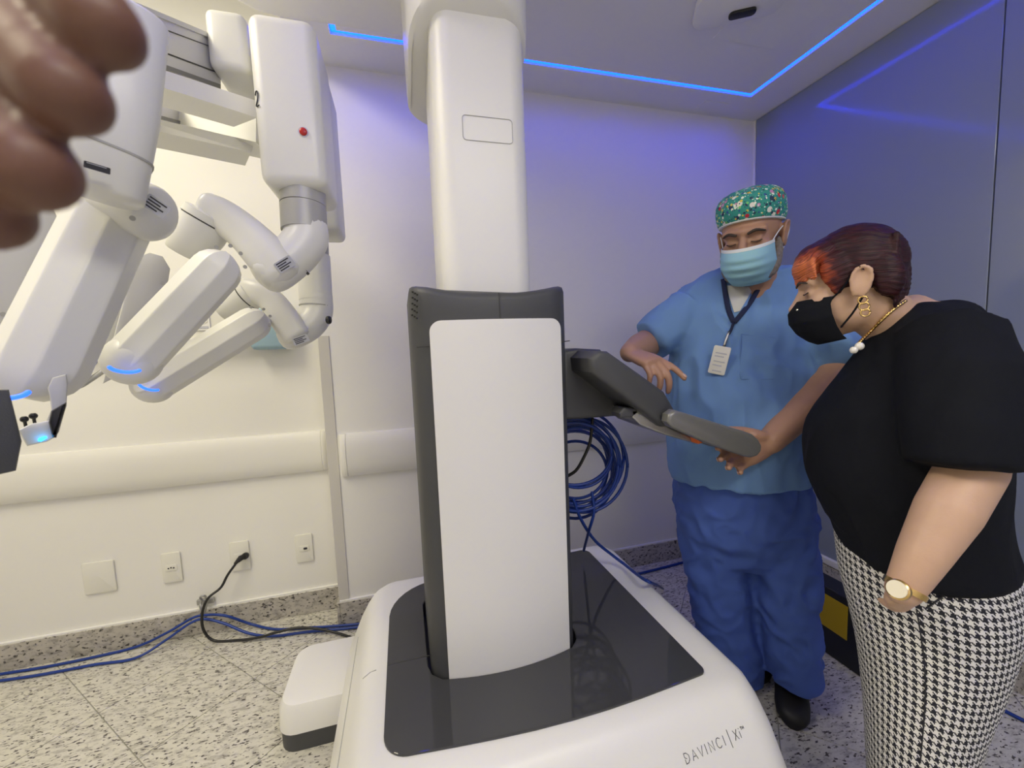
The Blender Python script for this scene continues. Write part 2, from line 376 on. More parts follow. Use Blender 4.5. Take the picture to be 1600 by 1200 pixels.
# medical supply rail behind the arms
t = empty('supply_rail', (-1.05, YBL, 1.34), 'white wall-mounted supply rail with double socket behind the robot arms', 'supply rail')
mk('body', box(-1.75, -.64, YBL-.07, YBL, 1.335, 1.475, .006), 'plate', t, smooth=False)
mk('lip', box(-1.75, -.64, YBL-.085, YBL-.068, 1.328, 1.343, .003), 'plate', t, smooth=False)
mk('socket_plate', box(-.862, -.778, YBL-.076, YBL-.07, 1.375, 1.455, .002), 'white', t, smooth=False)
for sx in (-.842, -.800):
    s = mk('socket', prism([(math.cos(k*math.pi/3+.5)*.016, math.sin(k*math.pi/3+.5)*.021) for k in range(6)], .003, (sx, YBL-.0765, 1.422), (1, 0, 0), (0, 0, 1)), 'plate', t)
    for q in ((-.007, .006), (.007, .003), (-.004, -.008)):
        mk('hole', prism(rrect(.006, .006, .0028), .002, (sx+q[0], YBL-.0785, 1.422+q[1]), (1, 0, 0), (0, 0, 1)), 'ink', s)
mk('voltage_label', box(-.855, -.785, YBL-.0775, YBL-.076, 1.383, 1.393), 'label', t, smooth=False)
mk('gas_port', tube([(-.70, YBL-.07, 1.42), (-.70, YBL-.078, 1.42)], .012, 16, False), 'metal', t)
mk('plastic_box', [box(-.63, -.47, YBL-.10, YBL-.002, 1.285, 1.475, .02, 3)], 'lightblue', label='pale blue plastic box on the wall behind the rear robot arm', cat='box')

def clamp(x, yw, z, label):
    t = empty('cable_clamp', (x, yw, z), label, 'clamp', 'metal cable clamps low on the back wall')
    mk('bar', box(x-.034, x+.034, yw-.016, yw-.001, z-.012, z+.012, .003), 'metal', t, smooth=False)
    mk('loop', tube([(x-.012, yw-.014, z+.012), (x-.011, yw-.03, z+.032), (x, yw-.036, z+.04), (x+.011, yw-.03, z+.032), (x+.012, yw-.034, z), (x+.006, yw-.04, z-.03), (x-.006, yw-.04, z-.03), (x-.012, yw-.034, z), (x-.012, yw-.016, z+.012)], .0045, 8, sm=3), 'metal', t)
clamp(-.935, YBL, .150, 'metal cable clamp under the socket with the black plug')
clamp(1.50, YB, .165, 'metal cable clamp low on the wall beside the blue trousers')

# cables
def cable(name, pts, r, m, label, sm=6, n=8):
    return mk(name, tube(pts, r, n, sm=sm), m, label=label, cat='cable', ang=None)
yb = YBL-.045
pc = empty('power_cord', (-.93, yb, 0), 'black power cord plugged into the wall socket', 'power cord')
mk('cord', tube([PY(372, 876, YBL-.035), PY(356, 898, YBL-.05), PY(345, 918, YBL-.065), PY(325, 935, YBL-.088), PY(316, 958, YBL-.092), PY(318, 984, YBL-.094), PZ(335, 1001, .008), PZ(375, 1000, .008), PZ(405, 996, .020), PZ(432, 988, .036), PZ(465, 981, .038), PZ(500, 983, .030), PZ(530, 990, .012), PZ(560, 1000, .007)], .0055, 10, sm=6), 'cableblk', pc, ang=None)
mk('plug', [tube([PY(384, 868, YBL-.012), PY(376, 872, YBL-.032), PY(368, 880, YBL-.042)], [.011, .013, .007], 10), tube([PY(384, 868, YBL-.010), PY(383, 869, YBL-.024)], .015, 12, False)], 'black', pc)
for dz, lab in ((0, 'upper'), (1, 'lower')):
    e = 14*dz
    off = A((0, -.016*dz, 0))
    cable('network_cable', [q+off for q in [PZ(-60, 1062+e*.4, .007), PZ(60, 1044+e*.5, .007), PZ(150, 1026+e*.6, .007), PZ(215, 1010+e, .010), PY(262, 988+e*.6, YBL-.05), PY(300, 966+e*.3, YBL-.045), PY(322, 961+e*.2, YBL-.045), PY(352, 962+e*.6, YBL-.06)+A((0, 0, .0)), PZ(392, 975+e*.8, .02), PZ(430, 983+e*.5, .008), PZ(480, 981+e*.2, .008), PZ(560, 975+e*.1, .008), PZ(640, 965, .008), PZ(720, 950, .008)]],
          .0058, 'cable', 'blue network cable along the skirting, %s of a pair under the clamp' % lab)
cable('network_cable', [PZ(960, 905, .006), PZ(1000, 896, .006), PZ(1040, 886, .006), PZ(1085, 874, .006), PZ(1140, 860, .006)], .007, 'cable', 'blue cable on the floor leading behind the blue trousers')
cable('network_cable', [PZ(1470, 1062, .006), PZ(1540, 1095, .006), PZ(1600, 1126, .006), PZ(1680, 1160, .006)], .006, 'cable', 'blue cable on the floor behind the checked skirt')

# hazard-striped block by the glass wall
t = empty('hazard_kerb', (1.6, 1.2, 0), 'low black floor block with yellow hazard patches behind the legs', 'floor block')
bx0 = 1.545
mk('block', box(bx0, bx0+.09, 0.90, 1.80, 0, .272, .006), 'navy', t, smooth=False)
for y0, y1 in ((1.06, 1.19), (1.36, 1.52)):
    mk('yellow_patch', prism([(y0, .108), (y1, .112), (y1, .243), (y0, .24)], .002, (bx0-.001, 0, 0), (0, 1, 0), (0, 0, 1)), 'yellow', t, smooth=False)
# ================================================================== the surgical robot
bot = empty('surgical_robot', (0.25, 1.05, 0), 'white and charcoal surgical robot cart with tower, column and hanging arms', 'surgical robot')
# --- base cart
base_r = [(.0, -.265, .80, .575, 1.50, .08), (.10, -.265, .802, .570, 1.50, .085), (.26, -.228, .796, .600, 1.485, .085), (.36, -.186, .784, .650, 1.465, .08), (.405, -.162, .774, .680, 1.455, .075), (.432, -.143, .763, .703, 1.445, .07), (.444, -.124, .748, .722, 1.435, .062), (.447, -.10, .722, .745, 1.42, .05)]
rings = [rr_ring(x0, x1, y0, y1, z, r, 8) for z, x0, x1, y0, y1, r in base_r]
base = mk('base', loft(rings), 'white', bot, ang=60, label='white moulded cart base')
# dark top panel with rounded corners and a bowed front edge
def top_outline():
    pts = []
    fl, fr, br, bl = (-.085, .775), (.665, .765), (.655, 1.405), (-.085, 1.385)
    def arc(c, r, a0, a1, n=8): return [(c[0]+r*math.cos(R(a0+(a1-a0)*k/n)), c[1]+r*math.sin(R(a0+(a1-a0)*k/n))) for k in range(n+1)]
    pts += arc((fl[0]+.055, fl[1]+.055), .055, 180, 262)
    for k in range(1, 8): t = k/8; pts.append((fl[0]+.055+(fr[0]-.02-fl[0]-.055)*t, fl[1]+(fr[1]-fl[1])*t-.022*math.sin(math.pi*t)))
    pts += arc((fr[0]-.018, fr[1]+.018), .018, 272, 358, 4)
    pts += arc((br[0]-.03, br[1]-.03), .03, 2, 88, 5)
    pts += arc((bl[0]+.16, bl[1]-.16), .16, 92, 178)
    return pts
to = top_outline()
tp = mk('top_panel', prism(to, .006, (0, 0, .4495), (1, 0, 0), (0, 1, 0), .0015), 'gloss', base, smooth=False, label='glossy charcoal top panel')
mk('panel_seam', box(-.084, .03, 1.028, 1.031, .452, .4529), 'seam', base, smooth=False)
mk('shell_seam', tube([(-.112, 1.03, .4462), (-.128, 1.03, .4425), (-.145, 1.03, .431)], .0012, 6, False), 'seam2', base)
mk('side_seam', tube([(-.190, .76, .352), (-.190, .85, .352), (-.189, 1.0, .354), (-.187, 1.3, .358)], .0016, 6), 'seam2', base)
# foot at the left
ft = mk('outrigger', loft([rr_ring(-.455+i, .1, 1.325+i, 1.63-i, z, .06-i*.5, 6) for z, i in ((.062, 0), (.128, .004), (.150, .014), (.155, .03))]), 'white', bot, ang=40, label='white outrigger foot')
mk('foot_skirt', loft([rr_ring(-.450, .1, 1.33, 1.625, z, .055, 6) for z in (.0, .0615)]), 'dark', bot, ang=40, label='charcoal foot skirt')
# --- tower
def tower_ring(z, x0, x1, y0, bow, yb, ins=0.0):
    pts = []; n = 12
    x0 += ins; x1 -= ins; yb -= ins
    for k in range(n+1):
        t = k/n; x = x0+.03+(x1-x0-.06)*t; pts.append(A((x, y0+ins+bow*(2*t-1)**2, z)))
    pts += [A((x1-.008, y0+bow+.022+ins, z)), A((x1, y0+bow+.05, z)), A((x1, (y0+yb)/2, z)), A((x1, yb-.05, z)), A((x1-.015, yb-.015, z)), A((x1-.05, yb, z)), A((x0+.05, yb, z)), A((x0+.015, yb-.015, z)), A((x0, yb-.05, z)), A((x0, (y0+yb)/2, z)), A((x0, y0+bow+.05, z)), A((x0+.008, y0+bow+.022+ins, z))]
    return pts
def horn(x, t0=.022, t1=.412):
    t = (x-t0)/(t1-t0); return .026*max(0, abs(2*t-1)-.25)**1.5/.75**1.5
tr = [tower_ring(z, .024, .412, .925, .022, 1.30) for z in (.4065, .7, 1.0, 1.25)]
for dz, ins in ((1.33, 0), (1.362, .0), (1.374, .003), (1.380, .010), (1.381, .03)):
    ring = tower_ring(dz, .024, .412, .925, .022, 1.30, ins)
    tr.append([p+A((0, 0, (horn(p[0]) if dz > 1.3 else 0)*(.4 if dz < 1.34 else 1))) for p in ring])
tower = mk('tower', loft(tr), 'dark', bot, ang=50, label='charcoal tower shroud with raised shoulders')
# white front panel, bowed like the shroud
px0, px1, pz0, pz1 = .064, .383, .410, 1.318
def front_y(x): t = (x-.024-.03)/(.412-.024-.06); return .925+.022*(2*t-1)**2
def panel_geo(off, x0, x1, z0, z1, r, nx=14):
    rings = []; cs = []
    out = []
    for k in range(7): a = R(90+90*k/6); out.append((x0+r+r*math.cos(a), z1-r+r*math.sin(a)))
    left = [(x0, z0)]; right = []
    for k in range(7): a = R(90*k/6); right.append((x1-r+r*math.cos(a), z1-r+r*math.sin(a)))
    xs = sorted(set([p[0] for p in out]+[p[0] for p in right]+[x0+r+(x1-x0-2*r)*k/nx for k in range(nx+1)]))
    def topz(x):
        if x < x0+r: return z1-r+math.sqrt(max(0, r*r-(x-x0-r)**2))
        if x > x1-r: return z1-r+math.sqrt(max(0, r*r-(x-x1+r)**2))
        return z1
    v, f = [], []
    for x in xs:
        y = front_y(x); v += [(x, y-off, z0), (x, y-off, topz(x)), (x, y+.004, z0), (x, y+.004, topz(x))]
    n = len(xs)
    for k in range(n-1):
        a, b = 4*k, 4*k+4; f += [(a, b, b+1, a+1), (a+1, b+1, b+3, a+3), (a+2, a+3, b+3, b+2), (a, a+2, b+2, b)]
    f += [(0, 1, 3, 2), (4*n-4, 4*n-2, 4*n-1, 4*n-3)]
    return v, f
mk('front_panel', panel_geo(.006, px0, px1, pz0, pz1, .026), 'white', tower, ang=30, label='white front panel')
mk('top_seam', tube([(.226, .9245, 1.318), (.226, .9245, 1.36), (.226, .928, 1.3785)], .0012, 6, False), 'seam', tower)
for x, xx in ((.034, .063), (.385, .408)):
    mk('side_seam', tube([(x, front_y(max(.054, min(.382, x)))-.001, 1.26), (xx, front_y(max(.054, min(.382, xx)))-.001, 1.262)], .0012, 6, False), 'seam', tower)
for r_ in range(5):
    for k in range(3):
        z = 1.385-.013*r_-.004*k; x = .0335+.0045*k-.001*r_
        mk('vent_hole', tube([(x, front_y(.054)+.012-.006*k, z), (x-.002, front_y(.054)+.010-.006*k, z)], .0022, 8, False), 'black', tower)
# the tower stands in a real well cut through the top panel and into the base
def carve(o, geo):
    c = mk('well_cutter', geo, 'black', smooth=False); md = o.modifiers.new('well', 'BOOLEAN'); md.operation = 'DIFFERENCE'; md.solver = 'EXACT'; md.object = c
    bpy.context.view_layer.update(); dg = bpy.context.evaluated_depsgraph_get(); me = bpy.data.meshes.new_from_object(o.evaluated_get(dg)); o.modifiers.clear()
    o.data = me; bpy.data.objects.remove(c)
well = loft([[A((p[0]+(p[0]-.218)*.05, p[1]+(p[1]-1.1)*.045, z)) for p in tower_ring(z, .024, .412, .925, .022, 1.30)] for z in (.405, .470)])
for o_ in (base, tp): carve(o_, well)
def well_ring(z, k): return [A((p[0]+(p[0]-.218)*k, p[1]+(p[1]-1.1)*k*.9, z)) for p in tower_ring(z, .024, .412, .925, .022, 1.30)]
mk('well_lining', loft([well_ring(.4055, .049), well_ring(.4515, .049), well_ring(.4515, .042), well_ring(.4065, .042)]), 'dark', base, smooth=False, label='charcoal lining of the well around the tower foot')
# --- column and hub
def col_ring(z, x0=.106, x1=.334, y0=.985, y1=1.22, r=.045): return rr_ring(x0, x1, y0, y1, z, r, 8)
column = mk('column', loft([col_ring(1.30), col_ring(1.7), col_ring(2.2)]), 'white', bot, ang=40, label='white lifting column')
lp = [PY(x, y, .9835) for x, y in ((722, 179), (800, 186), (803, 225), (722, 218))]
cx_, cz_ = np.mean([p[0] for p in lp]), np.mean([p[2] for p in lp])
ol = rrect(lp[1][0]-lp[0][0], lp[0][2]-lp[3][2], .008, 4); ol.append(ol[0])
mk('label_outline', tube([(cx_+a, .9845, cz_+b) for a, b in ol], .0009, 5, False), 'seam2', column)
hub_r = []
for z, g in ((1.0, .010), (1.004, .002), (1.03, 0), (1.2, -.002), (1.5, -.004)):
    ring = rr_ring(.058+g, .352-g, .945+g, 1.33, z, .11, 10)
    hub_r.append([A((p[0], p[1], p[2]+.935+(.10*max(0, (1.13-p[1]))/.18 if z < 1.1 else .1) - .0)) for p in ring])
mk('hub', loft(hub_r), 'white', bot, ang=50, label='white round hub on top of the column')
boom = mk('boom', loft([rr_ring(-.42+g, .36-g, .93+g, 1.36-g, z, .14, 8) for z, g in ((2.20, .02), (2.215, 0), (2.38, 0), (2.40, .02))]), 'white', bot, ang=50, label='white overhead boom')

# --- helm with touchscreen to the right of the tower
helm = empty('helm', (0.45, 1.1, 1.1)); helm.parent = bot; helm.location = Vector((.55, 1.12, 1.1))-wloc(bot)
Yd = A((.10, .995, 0.0))                                            # the helm is this way deep
def slab(name, outline, d, depth, m, parent, bev, label=None, y_off=0.0):
    """outline points as seen from the photographer, on a plane d deep in room Y, then given real depth"""
    q = [PY(x, y, d) for x, y in outline]; o = A((0, d+depth/2+y_off, 0))
    return mk(name, prism([(p[0], p[2]) for p in q][::-1], depth, o, (1, 0, 0), (0, 0, 1), bev, 3), m, parent, ang=40, label=label)
slab('mount_arm', [(880, 548), (902, 544), (940, 546), (985, 600), (1015, 630), (975, 650), (900, 656), (880, 656)], 1.02, .17, 'dark', helm, .012, 'charcoal arm carrying the screen')
slab('screen_housing', [(922, 560), (935, 548), (952, 549), (1000, 583), (1040, 612), (1056, 640), (1050, 668), (1036, 668), (990, 632), (925, 582)], 0.90, .15, 'dark', helm, .014, 'charcoal screen housing')
slab('screen_bar', [(1046, 648), (1056, 641), (1070, 645), (1164, 674), (1178, 679), (1187, 687), (1192, 697), (1191, 706), (1185, 713), (1175, 716), (1164, 714), (1110, 695), (1050, 668), (1044, 660)], 0.86, .034, 'handle', helm, .009, 'grey handle bar of the screen')
slab('screen_bar', [(1046, 648), (1056, 641), (1070, 645), (1164, 674), (1178, 679), (1187, 687), (1192, 697), (1191, 706), (1185, 713), (1175, 716), (1164, 714), (1110, 695), (1050, 668), (1044, 660)], 0.86, .034, 'handle', helm, .009, None, .125)
slab('touchscreen', [(1058, 650), (1160, 684), (1155, 694), (1056, 662)], 0.895, .09, 'gloss', helm, .004, 'dark touchscreen tray')
slab('underside_bracket', [(985, 640), (1000, 640), (1035, 660), (1095, 690), (1088, 694), (1040, 680), (1000, 664), (988, 652)], 0.93, .12, 'metal', helm, .005, 'polished bracket under the screen')
slab('latch', [(968, 646), (975, 637), (996, 638), (999, 646), (990, 652), (970, 653)], 0.93, .05, 'dark', helm, .005)
slab('release_lever', [(1089, 684), (1097, 684), (1098, 692), (1092, 694)], 0.90, .03, 'orange', helm, .002, 'orange release lever')

# --- lettering on the sloping front of the base
FT, FB = A((.0, .6785, .4043)), A((.0, .603, .2645))
bv = BVHTree.FromObject(base, bpy.context.evaluated_depsgraph_get())
GLY = {'D': [[(.0, 0), (.0, .45)], [(0, 1), (.35, .97), (.62, .72), (.62, .3), (.35, .03), (0, 0)], [(.0, 1), (.0, .62), (.25, .45)]], 'A': [[(0, 0), (.35, 1), (.7, 0)], [(.2, .34), (.5, .34)]], 'V': [[(0, 1), (.33, 0), (.66, 1)]], 'I': [[(.05, 0), (.05, 1)]],
       'N': [[(0, 0), (0, 1), (.62, 0), (.62, 1)]], 'C': [[(.68, .85), (.45, 1), (.2, .95), (.03, .7), (.03, .3), (.2, .05), (.45, 0), (.68, .15)]], '|': [[(0, -.5), (0, 1.35)]], 'X': [[(0, 0), (.6, 1)], [(0, 1), (.6, 0)]], 'i': [[(.05, 0), (.05, .68)], [(.05, .9), (.05, 1)]],
       'T': [[(0, 1), (.2, 1)], [(.1, 1), (.1, .72)]], 'M': [[(0, .72), (0, 1), (.1, .82), (.2, 1), (.2, .72)]]}
def lettering(origin, dx, dz, size, text, thick, name, mname, parent, bvh, push):
    x = 0.0; geo = []
    for ch, adv in text:
        for st in GLY[ch]:
            pts = []
            for (a, b) in st:
                p = A(origin)+A(dx)*(x+a)*size+A(dz)*b*size
                if bvh:
                    h = bvh.ray_cast(Vector(p+A(push)*-.2)-wloc(parent), Vector(push))
                    if h[0] is not None: p = A(h[0]+wloc(parent))-A(push)*.0004
                pts.append(p)
            geo.append(tube(pts, thick, 5, False))
        x += adv
    return mk(name, geo, mname, parent, ang=None)
o1 = PX(1070, 1194, .50); push = nrm(ray(1120, 1165))
def on_base(x, y):
    h = bv.ray_cast(Vector(CAM)-wloc(base), Vector(nrm(ray(x, y)))); return A(h[0]+wloc(base)) if h[0] is not None else None
pa, pb, pc_ = on_base(1073, 1194), on_base(1160, 1152), on_base(1068, 1178)
if pa is not None and pb is not None:
    dx = nrm(pb-pa); zz = A((0, .47, .88)); zz = nrm(zz-dx*dx.dot(zz))
    sz = np.linalg.norm(pb-pa)/8.75
    lettering(pa, dx, zz, sz, [('D', 1.05), ('A', 1.05), ('V', 1.05), ('I', .6), ('N', 1.1), ('C', 1.15), ('I', .9), ('|', .75), ('X', .9), ('i', .38), ('T', .3), ('M', .3)], sz*.04, 'lettering', 'ink', base, bv, nrm(np.cross(dx, zz))*-1 if np.cross(dx, zz)[1] < 0 else nrm(np.cross(dx, zz)))

# --- arms
def oct_tube(pts, rad, upv, flat=.8, sm=0, dome=.9): return tube(pts, rad, 32, dome, upv, 2.0, flat, sm)
def facet_bar(p0, p1, w, h, upv, n=4):
    """long housing with flat facets: octagon with softened edges, rounded ends"""
    p0, p1 = A(p0), A(p1); T = nrm(p1-p0); N = A(upv)-T*A(upv).dot(T); N = nrm(N); B = np.cross(T, N)
    oc = [(1, .42), (.42, 1), (-.42, 1), (-1, .42), (-1, -.42), (-.42, -1), (.42, -1), (1, -.42)]
    sec = []
    for k in range(8):
        a, b, c = A(oc[k-1]), A(oc[k]), A(oc[(k+1) % 8])
        for t in (.12, .03): sec.append(b+(a-b)*t)
        for t in (.03, .12): sec.append(b+(c-b)*t)
    L = np.linalg.norm(p1-p0); rings = []
    for s, k in ([(-.98, .25), (-.86, .52), (-.6, .8), (-.3, .95)]+[(0, 1)]+[(L/w+0, 1)]+[(L/w+.3, .95), (L/w+.6, .8), (L/w+.86, .52), (L/w+.98, .25)]):
        rings.append([p0+T*(s*w)+N*(q[1]*h*(.6+.4*k))+B*(q[0]*w*k) for q in sec])
    return loft(rings)
def sticker(parent, c, X, Y, w, h, nrm_off=0.001, lines=4, mname='label'):
    X, Y = nrm(X), nrm(Y); s = mk('sticker', prism(rrect(w, h, min(w, h)*.12, 3), .0012, c, X, Y), mname, parent, smooth=False)
    Zv = np.cross(X, Y)
    g = []
    for k in range(lines):
        ww = w*(.75-.2*(k % 2)); y = h*(.32-.62*k/max(1, lines-1))
        for sg in (1, -1): g.append(prism([(-w*.4, y-h*.05), (-w*.4+ww, y-h*.05), (-w*.4+ww, y+h*.05), (-w*.4, y+h*.05)], .0004, A(c)+Zv*.0009*sg, X, Y))
    mk('print', g, 'ink' if mname == 'label' else 'label', parent, smooth=False)
def toward(c): return nrm(CAM-A(c))
def view_axes(c, ang):
    """axes facing the photographer, turned by ang"""
    n = toward(c); X = nrm(np.cross((0, 0, 1), n)); Y = np.cross(n, X); a = R(ang)
    return X*math.cos(a)+Y*math.sin(a), -X*math.sin(a)+Y*math.cos(a), n
def new_arm(label): 
    a = empty('robot_arm', (0, 0, 0)); a.parent = bot; a.location = -Vector(bot.location)+Vector((-.3, 1.1, 1.6)); a['label'] = label; return a
def screw(parent, c, n, r=.0045):
    c = A(c); mk('screw', tube([c, c+A(n)*.0015], r, 10, False), 'armgrey', parent)
def led_arc(parent, c, n, rad, a0, a1, tilt, thick=.0032, flatk=.45):
    X, Y, N = view_axes(c, tilt); pts = [A(c)+X*rad*math.cos(R(t))+Y*rad*flatk*math.sin(R(t)) for t in np.linspace(a0, a1, 10)]
    mk('status_light', tube(pts, thick, 8), 'ledblue', parent, ang=None, label='glowing blue status light')

def lower_arm(arm, s, wrist, arch, drum, bar0, bar1, d, barw, dled):
    """the wrist link, drum and long housing of an arm; image points with depths"""
    mk('elbow_link', tube([P(*p[:3]) for p in wrist], [p[3] for p in wrist], 24, .55, sm=5), 'arm', arm, ang=None)
    mk('arch_link', tube([P(*p[:3]) for p in arch], [p[3] for p in arch], 24, .5, sm=6, flat=.85, sq=2.6), 'arm', arm, ang=None)
    dr = [P(*p[:3]) for p in drum]; mk('drum', tube(dr, [p[3] for p in drum], 28, .12), 'arm', arm, ang=60)
    T = nrm(dr[-1]-dr[0]); mk('drum_seam', tube([dr[0]+T*.016, dr[0]+T*.019], drum[0][3]*1.012, 28, False), 'seam', arm)
    b0, b1 = P(*bar0), P(*bar1)
    mk('housing', facet_bar(b0, b1, barw, barw*.95, toward(b0)*.8+A((0, 0, .35))), 'arm', arm, ang=25, label='long faceted white housing')
    mk('end_cap', ell(b1+nrm(b1-b0)*.012, (barw*1.12, barw*1.12, barw*1.0), (nrm(b1-b0), nrm(np.cross(toward(b1), b1-b0)), toward(b1)), 28, 16), 'arm', arm, ang=None)
    return b0, b1
# arm with the number 2
a2 = new_arm('arm numbered 2 with a red button')
bx = mk('riser', rbox((-.216, 1.17, 1.832), (.142, .20, .372), .026, 5), 'arm', a2, ang=50)
mk('red_button', tube([(-.187, 1.071, 1.765), (-.187, 1.0665, 1.765)], .0085, 20, .3), 'red', a2)
mk('button_ring', tube([(-.187, 1.071, 1.765), (-.187, 1.069, 1.765)], .0115, 20, False), 'alu', a2)
c = P(402, 170, .985)
g2 = [(0, .8), (.15, 1), (.45, 1), (.55, .75), (.4, .45), (0, 0), (.6, 0)]
X2 = nrm((.75, -.66, 0)); o2 = A((-.2815, 1.0775, 1.815))
mk('number', tube([o2+X2*.016*a+A((0, 0, 1))*.03*b for a, b in g2], .0013, 6, sm=4), 'ink', a2, ang=None)
mk('grey_joint', [tube([P(473, 285, 1.0), P(474, 322, 1.0)], .052, 32, False), tube([P(474, 323.2, 1.0), P(476, 362, 1.0)], .052, 32, False)], 'armgrey', a2, ang=40)
mk('end_block', rbox(P(371, 92, 1.02), (.085, .14, .135), .018, 4), 'arm', a2, ang=50)
wr2 = [(477, 352, 1.0, .05), (478, 372, 1.0, .051), (462, 396, .985, .050), (432, 420, .96, .050), (418, 430, .95, .046)]
ar2 = [(440, 428, .95, .047), (418, 400, .945, .047), (385, 366, .94, .042), (350, 340, .935, .040), (325, 330, .93, .040)]
dr2 = [(328, 338, .935, .050), (313, 362, .935, .051), (292, 398, .935, .042)]
b0, b1 = lower_arm(a2, 1, wr2, ar2, dr2, (338, 424, .86), (214, 556, .80), .8, .043, 0)
led_arc(a2, P(196, 573, .745), None, .022, 200, 330, -10)
p, q = P(459, 388, .985), P(449, 405, .985)
mk('joint_seam', tube([P(457, 401, .983), P(454, 403.5, .982)], .0522, 28, False), 'seam', a2)
X, Y, N = view_axes(P(443, 415, .91), 35); sticker(a2, P(445, 413, .915), X, Y, .040, .024)
for x, y in ((338, 386), (360, 384), (376, 396), (383, 417)): screw(a2, P(x, y, .84), toward(P(x, y, .84)), .004)
# rear arm
a3 = new_arm('rear arm with a grey collar, partly hidden')
mk('riser', rbox((-.237, 1.47, 1.86), (.150, .18, .45), .022, 4), 'arm', a3, ang=50)
mk('grey_joint', tube([P(487, 330, 1.27), P(489, 402, 1.27)], .046, 28, False), 'armgrey', a3, ang=40)
mk('post', tube([P(490, 400, 1.27), P(494, 470, 1.27)], .048, 28, False), 'arm', a3, ang=40)
mk('post_seam', tube([P(494, 478, 1.27), P(494, 479.5, 1.27)], .0482, 28, False), 'seam2', a3)
wr3 = [(494, 462, 1.27, .048), (494, 488, 1.27, .048), (482, 508, 1.25, .046), (458, 522, 1.22, .044), (446, 526, 1.21, .040)]
ar3 = [(462, 524, 1.20, .040), (446, 500, 1.19, .040), (424, 470, 1.18, .036), (402, 456, 1.17, .034), (385, 452, 1.17, .032)]
dr3 = [(394, 458, 1.18, .042), (374, 472, 1.18, .042), (350, 488, 1.18, .034)]
lower_arm(a3, 1, wr3, ar3, dr3, (395, 506, 1.12), (246, 597, 1.04), 1.1, .042, 0)
led_arc(a3, P(234, 603, .985), None, .020, 200, 330, -25)
mk('joint_seam', tube([P(477, 510, 1.244), P(474, 512, 1.242)], .0475, 28, False), 'seam', a3)
mk('joint_cap', tube([P(512, 500, 1.22), P(515, 500, 1.22)], .012, 16, .4), 'black', a3)
X, Y, N = view_axes(P(472, 530, 1.16), 20); sticker(a3, P(470, 531, 1.165), X, Y, .042, .022)
for x, y in ((392, 480), (412, 483), (422, 494), (421, 508)): screw(a3, P(x, y, 1.10), toward(P(x, y, 1.1)), .004)
# nearest arm, behind the photographer's fingers
a1 = new_arm('nearest arm, largest in view, with instrument carriage')
c0, c1 = P(185, 155, .60), P(148, 320, .60)
mk('upper_housing', tube([P(200, 30, .57), P(180, 180, .57), P(160, 300, .57)], [.044, .047, .045], 32, .3, sq=3.2, flat=1.0, upv=toward(c0)), 'arm', a1, ang=60)
mk('housing_seam', tube([P(170, 238, .57), P(169.4, 241, .57)], .0478, 32, False, sq=3.2, upv=toward(c0)), 'seam2', a1)
mk('drum', tube([P(185, 316, .68), P(238, 334, .68)], [.050, .046], 28, .4), 'arm', a1, ang=60)
b0, b1 = P(172, 345, .68), P(64, 572, .61)
mk('housing', facet_bar(b0, b1, .051, .046, toward(b0)*.7+A((-.2, 0, .35))), 'arm', a1, ang=25, label='long faceted white housing')
led_arc(a1, P(8, 612, .525), None, .020, 200, 340, 0)
X, Y, N = view_axes(P(243, 325, .60), -35); sticker(a1, P(244, 322, .622), X, Y, .030, .022)
X, Y, N = view_axes(P(150, 258, .52), -8); sticker(a1, P(152, 262, .519), X, Y, .024, .008, lines=1, mname='ink')
for x, y in ((195, 303), (207, 341)): screw(a1, P(x, y, .625), toward(P(x, y, .625)), .004)
def plank(pts, d0, th, name, m, par=None):
    c = P(np.mean([p[0] for p in pts]), np.mean([p[1] for p in pts]), d0); X, Y, N = view_axes(c, 0)
    q = []
    for x, y in pts:
        r = ray(x, y); t = (c-CAM).dot(N)/r.dot(N); w_ = CAM+r*t-c; q.append((w_.dot(X), w_.dot(Y)))
    return mk(name, prism(q[::-1], th, c-N*th/2, X, Y, .004), m, par if par is not None else a4, ang=40)
plank([(74, 606), (82, 590), (104, 584), (106, 600), (104, 632), (92, 676), (84, 682), (70, 664), (80, 640), (78, 622)], .58, .03, 'carriage', 'armplate', a1)
plank([(80, 642), (104, 628), (104, 634), (88, 684), (82, 684), (76, 660)], .562, .012, 'carriage_latch', 'black', a1)
plank([(28, 672), (48, 662), (82, 656), (88, 682), (74, 690), (42, 697)], .56, .04, 'carriage_head', 'arm', a1)
plank([(38, 677), (50, 674), (54, 684), (42, 688)], .557, .002, 'carriage_window', 'black', a1)
plank([(60, 685), (72, 681), (74, 684), (64, 690), (59, 689)], .557, .002, 'carriage_light', 'ledcyan', a1)['label'] = 'cyan indicator light'
for x, y in ((38, 655), (52, 650)): mk('instrument_pin', [ell(P(x, y, .565), (.0045, .0045, .0045), None, 10, 6), tube([P(x, y, .565), P(x+3, y+14, .57)], .002, 6)], 'black', a1)
